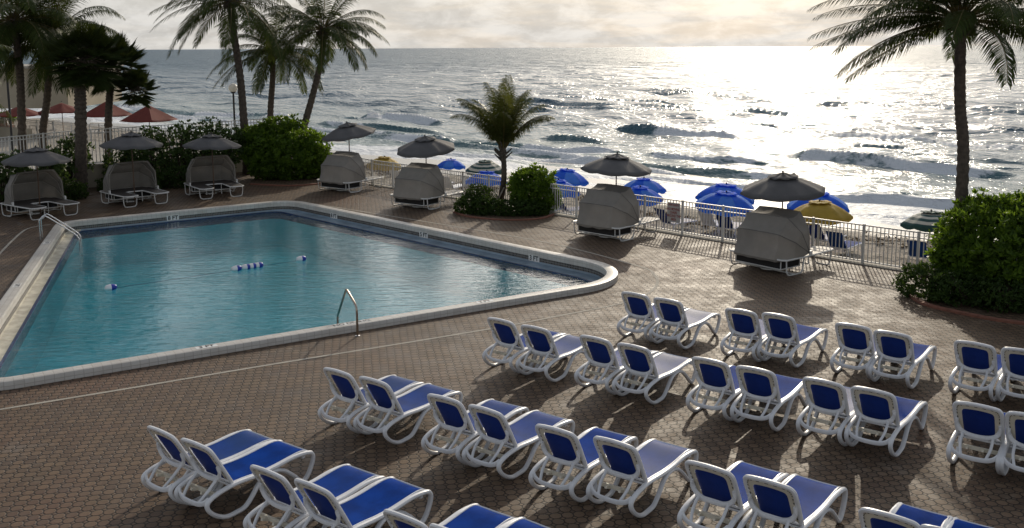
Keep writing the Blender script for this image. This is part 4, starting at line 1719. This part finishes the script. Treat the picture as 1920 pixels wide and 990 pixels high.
def coconut_palm(label, path, r0, r1, nf, Lf, seed, wind=(-.5, -.1, 0), leafL=.75, elr=(-.55, 1.2), fixed=(), nuts=True, group='palms around the deck', droopr=(.9, 1.5), nleaf=60, mt='palm_leaf', curl=.9, lw=.026):
    r2 = random.Random(seed)
    base = Vector(path[0])
    root = thing('palm_tree', label, 'palm tree', tuple(base), group=group)
    path = [Vector(p) - base for p in path]
    trunk_mesh(path, r0, r1, root)
    top = path[-1]
    bl = newlists()
    for i in range(nf):
        a = i * 2.39996 + r2.uniform(-.25, .25)
        t_ = (i + .5) / nf
        el = elr[0] + (elr[1] - elr[0]) * t_ + r2.uniform(-.12, .12)
        palm_frond(bl, top + Vector((math.cos(a) * .08, math.sin(a) * .08, .1 + .15 * t_)), a, el, Lf * r2.uniform(.82, 1.1), r2.uniform(*droopr), wind, leafL, nleaf, seed * 100 + i, curl, lw)
    for i, (a, el, L_, dr) in enumerate(fixed):
        palm_frond(bl, top + Vector((math.cos(a) * .08, math.sin(a) * .08, .15)), a, el, L_, dr, wind, leafL, nleaf, seed * 100 + 70 + i, curl, lw)
    frond_leaves('crown', bl, mt, root)
    b = MB()
    b.tube([top + Vector((0, 0, -.35)), top + Vector((0, 0, 0)), top + Vector((0, 0, .45))], [r1 * 1.1, r1 * 1.55, r1 * .5], 10)
    for i in range(14):
        a = r2.uniform(0, 2 * PI)
        s_ = top + Vector((math.cos(a) * r1, math.sin(a) * r1, r2.uniform(-.3, .2)))
        b.tube([s_, s_ + Vector((math.cos(a) * .25, math.sin(a) * .25, .22))], [.045, .02], 5)
    b.build('crown_shaft', 'trunk', root)
    if nuts:
        b = MB()
        for i in range(7):
            a = r2.uniform(0, 2 * PI)
            c_ = top + Vector((math.cos(a) * .24, math.sin(a) * .24, r2.uniform(-.28, -.02)))
            b.lathe([(.02, -.13), (.085, -.07), (.11, 0), (.085, .07), (.02, .12)], c=c_, n=10)
        b.build('coconuts', 'stem', root)
    return root


def tp(px, Y):
    p = atd(px[0], px[1], Y)
    return (p.x, p.y, p.z)


# right palm by the big shrub
Yp = 23.6
coconut_palm('tall palm with a straight dark trunk rising from the right shrub', [(tp((1806, 300), Yp)[0] , Yp, 0), tp((1806, 300), Yp), tp((1800, 190), Yp), tp((1801, 48), Yp)], .145, .125, 44, 3.5, 3,
             wind=(-.72, -.2, -.02), leafL=.66, elr=(-.08, 1.2), droopr=(.55, 1.0), fixed=((PI * .98, .10, 3.5, .5), (PI * 1.05, -.15, 3.3, .75), (PI * .93, .30, 3.3, .6), (.1, -.05, 3.2, .9), (PI * 1.12, .2, 3.3, .8), (-.2, .25, 3.3, .9), (PI * 1.02, -.35, 3.0, .5), (PI * .9, 0, 3.4, .5)), nleaf=76, curl=1.1, lw=.022)
# trio behind the middle shrub
coconut_palm('left palm of the leaning trio, thick dark trunk beside the lamp post', [tuple(at(466, 326, 0)), tp((459, 250), 44.8), tp((451, 150), 44.6), tp((438, 60), 44.4), tp((432, 8), 44.2)], .20, .14, 34, 3.7, 5, wind=(-.62, -.15, 0), leafL=.72,
             fixed=((PI * .95, .15, 3.8, .7), (PI * 1.1, -.05, 3.6, .9), (PI * .85, -.2, 3.3, .9)))
coconut_palm('middle palm of the leaning trio, shorter with a slim straight trunk', [(tp((507, 220), 49)[0], 49, 0), tp((507, 220), 49), tp((511, 150), 49), tp((512, 100), 49)], .17, .13, 34, 3.4, 6, wind=(-.5, -.1, 0), leafL=.7, elr=(-.45, 1.2),
             fixed=((.1, .12, 2.9, .9), (PI, .05, 3.0, .9)))
coconut_palm('right palm of the leaning trio, trunk curving right above the shrub', [(tp((563, 275), 46)[0], 46, 0), tp((566, 258), 46), tp((586, 180), 46), tp((603, 110), 46), tp((606, 62), 46)], .18, .13, 32, 3.2, 8, wind=(-.15, -.1, 0), leafL=.7, elr=(-.4, 1.2),
             fixed=((.15, .25, 3.2, 1.1), (-.25, .05, 3.0, 1.2), (.5, .5, 3.2, 1.1), (-.6, .4, 3.0, 1.2)))
# small wind-blown palm on the island
coconut_palm('small windblown palm rising between two shrubs on the island', [tuple(at(937, 383, 0)), tp((944, 345), 35.2), tp((945, 312), 35.1), tp((943, 284), 35.0)], .12, .085, 17, 2.35, 9, wind=(-.30, 0, -.02), leafL=.60, elr=(1.0, 1.5), nuts=False, curl=1.3, lw=.018,
             fixed=((PI * .85, 1.1, 2.5, .9), (.1, .95, 2.2, 1.25), (-.4, 1.1, 2.3, 1.2), (1.2, 1.25, 2.7, .4)), droopr=(.8, 1.3), nleaf=70, mt='backlit_palm_leaf')
b = MB()
q0 = at(928, 386, 0)
q1 = Vector(tp((945, 352), 35.15))
b.tube([q0, q1], 1.0, 4, ell=(.06, .025), upv=(0, 1, 0))
o = b.build('support_plank', 'plank', smooth=False)
tag(o, 'pale wooden prop leaning against the small palm trunk', 'wooden prop')
# left group
coconut_palm('slim palm left of the stout trunks with drooping dark fronds', [(tp((80, 255), 43)[0] - .05, 43, 0), tp((80, 255), 43), tp((89, 180), 43), tp((95, 80), 43)], .18, .14, 46, 3.5, 12, wind=(-.45, -.1, 0), leafL=.75, elr=(-.45, 1.3),
             fixed=((.1, .25, 3.3, .8), (0.0, -.2, 3.2, 1.0), (PI, -.1, 3.2, 1.0), (PI * 1.2, -.3, 3.0, 1.0), (-.6, -.3, 3.0, .9)))
coconut_palm('palm standing beyond the left edge, only its golden frond tips showing', [(-15.8, 25.2, 0), (-15.6, 25.2, 2.5), (-15.5, 25.2, 4.9)], .17, .13, 14, 2.6, 14, wind=(-.1, 0, 0), leafL=.6, elr=(-.3, 1.2), fixed=((.0, .35, 2.45, 1.2), (.35, .5, 2.3, 1.3)), mt='palm_leaf')


def fan_palm(label, path, r0, r1, heads, seed):
    r2 = random.Random(seed)
    base = Vector(path[0])
    root = thing('palm_tree', label, 'palm tree', tuple(base), group='palms around the deck')
    pth_ = [Vector(p) - base for p in path]
    trunk_mesh(pth_, r0, r1, root, flare=1.35, ring_=.08)
    for hc, R_, nfan in heads:
        hc = Vector(hc) - base
        P, D, S, Ls, Ws = [], [], [], [], []
        b = MB()
        for i in range(nfan):
            t_ = (i + .5) / nfan
            a = i * 2.39996
            el = -1.0 + 2.3 * t_ + r2.uniform(-.15, .15)
            d = Vector((math.cos(a) * math.cos(el), math.sin(a) * math.cos(el), math.sin(el)))
            st = R_ * r2.uniform(.42, .58)
            c_ = hc + d * st + Vector((0, 0, -.05))
            b.tube([hc, hc.lerp(c_, .5) + Vector((0, 0, .04)), c_], [.02, .014, .01], 5)
            side = d.cross(Vector((0, 0, 1)))
            if side.length < .1:
                side = Vector((1, 0, 0))
            side.normalize()
            upv = side.cross(d).normalized()
            for k in range(26):
                th = -1.35 + 2.7 * k / 25
                dd = (d * math.cos(th) + side * math.sin(th) + upv * .10 * math.cos(th * 2) + Vector((0, 0, -.12 - .12 * abs(th)))).normalized()
                P.append(c_[:])
                D.append(dd[:])
                S.append(dd.cross(upv).normalized()[:])
                Ls.append(R_ * .55 * r2.uniform(.85, 1.1) * (1 - .12 * abs(th)))
                Ws.append(.028)
        leaf_mesh('crown', np.array(P), np.array(D), np.array(S), np.array(Ls), np.array(Ws), 'palm_leaf', root)
        b.build('leaf_stalks', 'stem', root)
    return root


coconut_palm('tall palm at the top left whose crown leaves the picture, behind the slim palm', [(tp((40, 300), 41)[0], 41, 0), tp((40, 200), 41), tp((36, 120), 41), tp((26, 45), 41)], .17, .14, 44, 3.6, 17, wind=(-.15, -.1, 0), leafL=.8, elr=(-.7, 1.2))
fan_palm('stout fan palm with a thick straight trunk behind the left-edge bed', [tuple(at(152, 360, 0)), tp((152, 280), 39.6), tp((151, 200), 39.6), tp((150, 160), 39.6)], .24, .22, [(tp((160, 108), 39.4), 1.55, 90)], 21)
fan_palm('fan palm with two heads, one leaning right in front of the red umbrella', [(tp((203, 290), 42.5)[0], 42.5, 0), tp((203, 250), 42.5), tp((205, 190), 42.5), tp((208, 160), 42.5)], .17, .15, [(tp((210, 122), 42.5), 1.5, 80), (tp((254, 166), 42.2), .95, 56)], 22)

# ------------------------------------------------------------------ lamps
def lamp_post(label, x, y, h, rg):
    root = thing('lamp_post', label, 'lamp post', (x, y, 0))
    b = MB()
    b.tube([(0, 0, 0), (0, 0, .2), (0, 0, h - rg * 1.7)], [.09, .06, .05], 10)
    b.build('pole', 'dark', root)
    b = MB()
    n_ = 10
    b.lathe([(max(.01, rg * math.sin(PI * i / n_)), -rg * math.cos(PI * i / n_)) for i in range(n_ + 1)], c=(0, 0, h - rg), n=18)
    b.build('globe', 'globe', root)
    b = MB()
    b.lathe([(.06, 0), (rg * .55, .04), (rg * .62, .12), (.04, .12)], c=(0, 0, h - rg * 2.0 - .03), n=14)
    b.build('collar', 'dark', root)
    return root


p = atd(437, 165, 52)
lamp_post('globe lamp post between the shaded bed and the leaning palm trio', p.x, 52, p.z + .24, .24)
p = atd(3, 11, 48)
lamp_post('tall globe lamp post at the top left corner among palm fronds', p.x, 48, p.z + .17, .17)

# ------------------------------------------------------------------ neighbouring terrace
b = thing('neighbour_building', 'beige building with an overhanging upper storey beyond the left palms', 'building', (-45, 69, 0))
m1 = MB()
m1.box((0.4, 0, 3.3), (31, 9, 2.6))
m1.build('upper_storey', 'beige_wall', b, smooth=False)
m1 = MB()
m1.box((-9, 1, 1.0), (13, 6, 2.0))
m1.build('lower_storey', 'beige_wall', b, smooth=False)
m1 = MB()
m1.box((0.4, 0, 4.68), (31.4, 9.4, .16))
m1.build('roof_slab', 'concrete', b, smooth=False)
for xx in (-1.5,):
    m1 = MB()
    m1.box((xx - 1, -3.8, 1.0), (.4, .4, 2.0))
    m1.build('column', 'beige_wall', b, smooth=False)

REDS = [((278, 195), 54, 1.55, 'red pyramid umbrella nearest, standing clear of the palm trunks'), ((199, 188), 58, 1.5, 'red umbrella half hidden behind the two-headed fan palm'), ((115, 191), 60, 1.4, 'red umbrella between the slim palm and the stout palm'), ((36, 197), 59, 1.4, 'red umbrella at the far left under the beige building')]
for px, Y, R_, lab in REDS:
    t_ = atd(px[0], px[1], Y)
    hc_ = .85 if px[0] > 150 else .55
    u = make_umbrella(lab, 'market_umbrella', 'red_canvas', 'brown_pole', R_, hc_, t_.z - hc_ - .05, 'red umbrellas on the neighbouring terrace', n=4 if px[0] > 150 else 8, vent=False)
    u.location = (t_.x, Y, 0)
    u.rotation_euler = (0, 0, 0.45)


def patio_table(label, x, y, rz):
    root = thing('patio_table', label, 'table', (x, y, 0), rz, 'tables on the neighbouring terrace')
    b = MB()
    b.lathe([(.55, .70), (.57, .71), (.57, .735), (.55, .74)], n=20)
    b.build('tabletop', 'metal_white', root)
    b = MB()
    b.tube([(0, 0, .03), (0, 0, .7)], .03, 8)
    b.lathe([(.3, 0), (.3, .02), (.05, .05)], n=14)
    b.build('pedestal', 'dark', root)


def patio_chair(label, x, y, rz):
    root = thing('patio_chair', label, 'chair', (x, y, 0), rz, 'chairs on the neighbouring terrace')
    b = MB()
    b.box((0, 0, .43), (.46, .46, .03))
    b.build('seat', 'towel', root, smooth=False)
    b = MB()
    b.box((-.24, 0, .68), (.03, .46, .42), rot=Matrix.Rotation(-.18, 3, 'Y'))
    b.build('backrest', 'towel', root, smooth=False)
    for sx in (-.21, .21):
        for sy in (-.21, .21):
            b = MB()
            b.tube([(sx * 1.1, sy * 1.1, 0), (sx, sy, .42)], .014, 6)
            b.build('leg', 'dark', root)


for k, (px, lab) in enumerate((((40, 238), 'white round table under the far left red umbrella'), ((100, 244), 'white round table under the red umbrella by the slim palm'), ((186, 250), 'white round table near the two-headed fan palm'), ((330, 268), 'white round table behind the tall twiggy shrub'))):
    q = at(px[0], px[1], .0)
    patio_table(lab, q.x, q.y, 0)
for k, (px, lab) in enumerate((((22, 245), 'white chair left of the far left terrace table'), ((62, 246), 'white chair right of the far left terrace table'), ((178, 258), 'white chair left of the table by the fan palm'), ((198, 259), 'white chair right of the table by the fan palm'), ((312, 276), 'white chair behind the twiggy shrub, left of the table'), ((345, 272), 'white chair behind the twiggy shrub, right of the table'))):
    q = at(px[0], px[1], .0)
    patio_chair(lab, q.x, q.y, (PI if k % 2 else 0) + .4)
q = at(10, 243, 0)
pt = thing('planter', 'clay planter with bushy green plant at the far left terrace', 'planter', tuple(q))
b = MB()
b.box((0, 0, .3), (.9, .9, .6))
b.build('pot', 'clay_pot', pt, smooth=False, bevel=.02)
C, N = lumpy_shell([(0, 0, .85, .7, .6, .4)], 90)
leaf_mesh('foliage', *rosettes(C, N, 6, .18, .08, .6), 'bush_leaf', pt)
wb = MB()
q0, q1 = at(-60, 250, 0).to_2d(), at(58, 262, 0).to_2d()
wb.box((0, 0, .35), ((q1 - q0).length, .25, .7))
o = wb.build('garden_wall', 'beige_wall', smooth=False, loc=((q0.x + q1.x) / 2, (q0.y + q1.y) / 2, 0))
o.rotation_euler = (0, 0, math.atan2((q1 - q0).y, (q1 - q0).x))
tag(o, 'low pale planter wall on the neighbouring terrace at the left edge', 'wall')

# ------------------------------------------------------------------ beach umbrellas, loungers, seaweed, person
def sand_z(x, y):
    u = NV.x * x + NV.y * y
    return -0.95 - max(0, u - 24) * 0.036


BEACH = [
    ('beach_umbrella', (845, 298), 52, ['beach_blue', 'beach_light_blue'], 'bright blue beach umbrella behind the hooded bed left of the small palm'),
    ('beach_umbrella', (912, 321), 76, ['beach_blue', 'beach_light_blue'], 'blue beach umbrella in front of the striped one, left of the small palm trunk'),
    ('striped_umbrella', (910, 301), 70, ['stripe_green', 'stripe_white'], 'green and white striped beach umbrella behind the small palm trunk'),
    ('beach_umbrella', (1062, 317), 78, ['beach_blue', 'beach_light_blue'], 'blue beach umbrella farther out, right of the bright island shrub'),
    ('beach_umbrella', (1046, 337), 80, ['beach_blue', 'beach_light_blue'], 'lower blue beach umbrella half behind the bright island shrub'),
    ('beach_umbrella', (1207, 334), 78, ['beach_blue', 'beach_light_blue'], 'blue beach umbrella farther out, right of the hooded bed by the sign'),
    ('beach_umbrella', (1200, 350), 82, ['beach_blue', 'beach_light_blue'], 'lower blue beach umbrella partly behind the hooded bed by the sign'),
    ('beach_umbrella', (1360, 345), 106, ['beach_blue', 'beach_light_blue'], 'rear one of two overlapping blue beach umbrellas right of the sign'),
    ('beach_umbrella', (1360, 360), 108, ['beach_blue', 'beach_light_blue'], 'front one of two overlapping blue beach umbrellas right of the sign'),
    ('beach_umbrella', (1534, 361), 110, ['beach_blue', 'beach_light_blue'], 'blue beach umbrella right behind the yellow one'),
    ('beach_umbrella', (1538, 377), 110, ['beach_yellow'], 'yellow beach umbrella behind the hooded bed nearest the right shrub'),
    ('beach_umbrella', (720, 294), 62, ['beach_yellow'], 'yellow beach umbrella between the two far hooded beds'),
    ('striped_umbrella', (1746, 396), 100, ['stripe_green', 'stripe_white'], 'green and white striped beach umbrella left of the big right shrub'),
]
for nm, px, wpx, mats_, lab in BEACH:
    zt = 0.72
    c_ = at(px[0], px[1], zt)
    R_ = wpx / 2 / F_PX * c_.y * 1.10
    zs = sand_z(c_.x, c_.y)
    hc_ = R_ * .42
    u = make_umbrella(lab, nm, mats_, 'stripe_white', R_, hc_, zt - zs - hc_ - .03, ('striped beach umbrellas' if nm == 'striped_umbrella' else 'yellow beach umbrellas' if len(mats_) == 1 else 'blue beach umbrellas'), cat='beach umbrella', tilt=(rnd.uniform(-.08, .08), rnd.uniform(-.08, .08)))
    u.location = (c_.x, c_.y, zs - .02)
    u.rotation_euler = (0, 0, rnd.uniform(0, .8))


def make_beach_lounger(label, sling):
    root = thing('beach_lounger', label, 'beach lounger', group='loungers on the sand')
    b = MB()
    for sg in (-1, 1):
        b.tube([(0, sg * .3, .3), (1.25, sg * .3, .32)], .025, 8)
    b.tube([(0, -.3, .3), (0, .3, .3)], .02, 8)
    b.tube([(1.25, -.3, .32), (1.25, .3, .32)], .02, 8)
    b.build('frame', 'white_resin', root)
    for x in (.12, 1.1):
        for sg in (-1, 1):
            b = MB()
            b.tube([(x, sg * .3, .3), (x + (.06 if x > .5 else -.06), sg * .31, 0)], .022, 8)
            b.build('leg', 'white_resin', root)
    b = MB()
    b.box((.63, 0, .325), (1.22, .56, .015))
    b.build('seat', sling, root, smooth=False)
    b = MB()
    b.box((-.2, 0, .60), (.03, .56, .72), rot=Matrix.Rotation(-.62, 3, 'Y'))
    b.build('backrest', sling, root, smooth=False)
    return root


BL = [((812, 350), 'white_resin', 'white beach lounger behind the hooded bed left of the small palm'), ((842, 356), 'white_resin', 'white beach lounger nearest the fence under the bright blue umbrella'), ((745, 338), 'white_resin', 'white beach lounger under the far yellow umbrella'),
      ((1010, 405), 'towel', 'pale beach lounger just right of the bright island shrub'), ((1250, 424), 'navy_sling', 'navy beach lounger behind the fence left of the sign'),
      ((1330, 426), 'towel', 'pale beach lounger behind the fence right of the sign'), ((1362, 432), 'navy_sling', 'navy beach lounger beside the pale one, right of the sign'),
      ((1535, 452), 'navy_sling', 'navy beach lounger below the yellow umbrella'), ((1572, 470), 'blue_sling', 'blue beach lounger at the fence right of the nearest hooded bed'),
      ((1722, 487), 'blue_sling', 'blue beach lounger beside the big right shrub behind the fence'), ((880, 352), 'towel', 'pale beach lounger under the blue umbrella by the small palm'), ((1058, 400), 'navy_sling', 'navy beach lounger between bright island shrub and hooded bed')]
for px, sl_, lab in BL:
    c_ = at(px[0], px[1], -1.0)
    o = make_beach_lounger(lab, sl_)
    o.location = (c_.x, c_.y, sand_z(c_.x, c_.y) - .03)
    o.rotation_euler = (0, 0, math.radians(44 + rnd.uniform(-15, 15)))

# line of washed-up seaweed
C = []
for i in range(5200):
    v = rs.uniform(-52, 40)
    uu = 33.3 + 1.1 * math.sin(v * .35) + rs.normal(0, .55) - .04 * max(0, v)
    if mnoise.noise(Vector((v * .8, uu * .8, 0))) < -.25:
        continue
    p = uv2(uu, v)
    C.append((p.x, p.y, sand_z(p.x, p.y) + rs.uniform(-.02, .06)))
C = np.array(C)
D = unit(np.concatenate([rs.normal(size=(len(C), 2)), rs.uniform(-.1, .35, (len(C), 1))], 1))
S = unit(np.cross(D, np.array([[0, 0, 1.0]]) + rs.normal(size=(len(C), 3)) * .4))
sw = leaf_mesh('seaweed', C, D, S, rs.uniform(.12, .34, len(C)), rs.uniform(.06, .16, len(C)), 'seaweed', None)
tag(sw, 'brown line of washed-up seaweed along the sand', 'seaweed', kind='stuff')


def person(label, x, y, z, rz):
    root = thing('person', label, 'person', (x, y, z), rz)
    J = {'pelvis': (0, 0, .95), 'chest': (0, 0, 1.25), 'neck': (0, 0, 1.47), 'head': (0, .01, 1.60), 'crown': (0, 0, 1.70),
         'hl': (-.10, 0, .90), 'kl': (-.11, .02, .50), 'al': (-.12, -.01, .08), 'tl': (-.13, .15, .03),
         'hr': (.10, 0, .90), 'kr': (.12, .06, .50), 'ar': (.13, .0, .08), 'tr': (.14, .16, .03),
         'sl': (-.19, 0, 1.40), 'el': (-.25, -.03, 1.12), 'wl': (-.24, .06, .88), 'fl': (-.235, .09, .79),
         'sr': (.19, 0, 1.40), 'er': (.27, -.02, 1.13), 'wr': (.22, .12, .92), 'fr': (.20, .16, .84)}
    E_ = [('pelvis', 'chest'), ('chest', 'neck'), ('neck', 'head'), ('head', 'crown'), ('pelvis', 'hl'), ('hl', 'kl'), ('kl', 'al'), ('al', 'tl'), ('pelvis', 'hr'), ('hr', 'kr'), ('kr', 'ar'), ('ar', 'tr'),
          ('chest', 'sl'), ('sl', 'el'), ('el', 'wl'), ('wl', 'fl'), ('chest', 'sr'), ('sr', 'er'), ('er', 'wr'), ('wr', 'fr')]
    rad = {'pelvis': .145, 'chest': .15, 'neck': .058, 'head': .095, 'crown': .085, 'h': .09, 'k': .06, 'a': .042, 't': .035, 's': .065, 'e': .042, 'w': .03, 'f': .034}

    def skin(name, keys, edges, grow, m, par):
        me = bpy.data.meshes.new(name)
        ks = list(keys)
        me.from_pydata([J[k] for k in ks], [(ks.index(a), ks.index(b_)) for a, b_ in edges if a in ks and b_ in ks], [])
        me.materials.append(MATS[m])
        o = bpy.data.objects.new(name, me)
        COL.objects.link(o)
        o.parent = par
        md = o.modifiers.new('skin', 'SKIN')
        sk = me.skin_vertices[0].data if me.skin_vertices else None
        if sk is None:
            me.attributes  # older files
        for i, k in enumerate(ks):
            r_ = rad.get(k, rad.get(k[0])) + grow
            me.skin_vertices[0].data[i].radius = (r_, r_ * .85)
        me.skin_vertices[0].data[0].use_root = True
        md2 = o.modifiers.new('sub', 'SUBSURF')
        md2.levels = md2.render_levels = 2
        return o
    bm_ = bmesh.new()
    bm_.free()
    return root, J, E_, skin


pr_, J, E_, skinf = person('person in a pale lavender shirt standing at the water edge behind the grey umbrella', 0, 0, 0, .5)


def skin_obj(name, J, E_, rad, m, par, grow=0.0):
    me = bpy.data.meshes.new(name)
    bmm = bmesh.new()
    lay = bmm.verts.layers.skin.verify()
    vd = {}
    for k, p in J.items():
        v = bmm.verts.new(p)
        r_ = rad[k] + grow
        v[lay].radius = (r_, r_ * .85)
        vd[k] = v
    vd[list(J)[0]][lay].use_root = True
    for a, b_ in E_:
        bmm.edges.new((vd[a], vd[b_]))
    bmm.to_mesh(me)
    bmm.free()
    me.materials.append(MATS[m])
    o = bpy.data.objects.new(name, me)
    COL.objects.link(o)
    o.parent = par
    o.modifiers.new('skin', 'SKIN').use_smooth_shade = True
    md = o.modifiers.new('sub', 'SUBSURF')
    md.levels = md.render_levels = 2
    return o


rr0 = {'pelvis': .135, 'chest': .15, 'neck': .055, 'head': .095, 'crown': .08}
for k in J:
    if k not in rr0:
        rr0[k] = {'h': .09, 'k': .06, 'a': .042, 't': .036, 's': .06, 'e': .042, 'w': .03, 'f': .034}[k[0]]
skin_obj('body', J, E_, rr0, 'skin', pr_)
sk_ = ('chest', 'pelvis', 'neck', 'sl', 'sr')
Js = {'pelvis': (0, 0, .93), 'chest': J['chest'], 'sl': J['sl'], 'sr': J['sr'], 'el': (-.235, -.02, 1.2), 'er': (.245, -.015, 1.2), 'nk': (0, 0, 1.43)}
skin_obj('shirt', Js, [('pelvis', 'chest'), ('chest', 'sl'), ('chest', 'sr'), ('sl', 'el'), ('sr', 'er'), ('chest', 'nk')], {'pelvis': .165, 'chest': .175, 'sl': .085, 'sr': .085, 'el': .065, 'er': .065, 'nk': .085}, 'shirt', pr_)
Jp = {'pelvis': (0, 0, .92), 'hl': (-.10, 0, .82), 'hr': (.10, 0, .82), 'kl': (-.11, .01, .58), 'kr': (.115, .03, .58)}
skin_obj('shorts', Jp, [('pelvis', 'hl'), ('pelvis', 'hr'), ('hl', 'kl'), ('hr', 'kr')], {'pelvis': .16, 'hl': .11, 'hr': .11, 'kl': .09, 'kr': .09}, 'shorts', pr_)
b = MB()
b.lathe([(.105, -.02), (.115, .04), (.10, .10), (.05, .14), (.01, .15)], c=(0, -.01, 1.62), n=14)
b.build('hair', 'hair', pr_)
pp_ = atd(1487, 348, 42.5)
pr_.location = (pp_.x, 42.5, sand_z(pp_.x, 42.5))
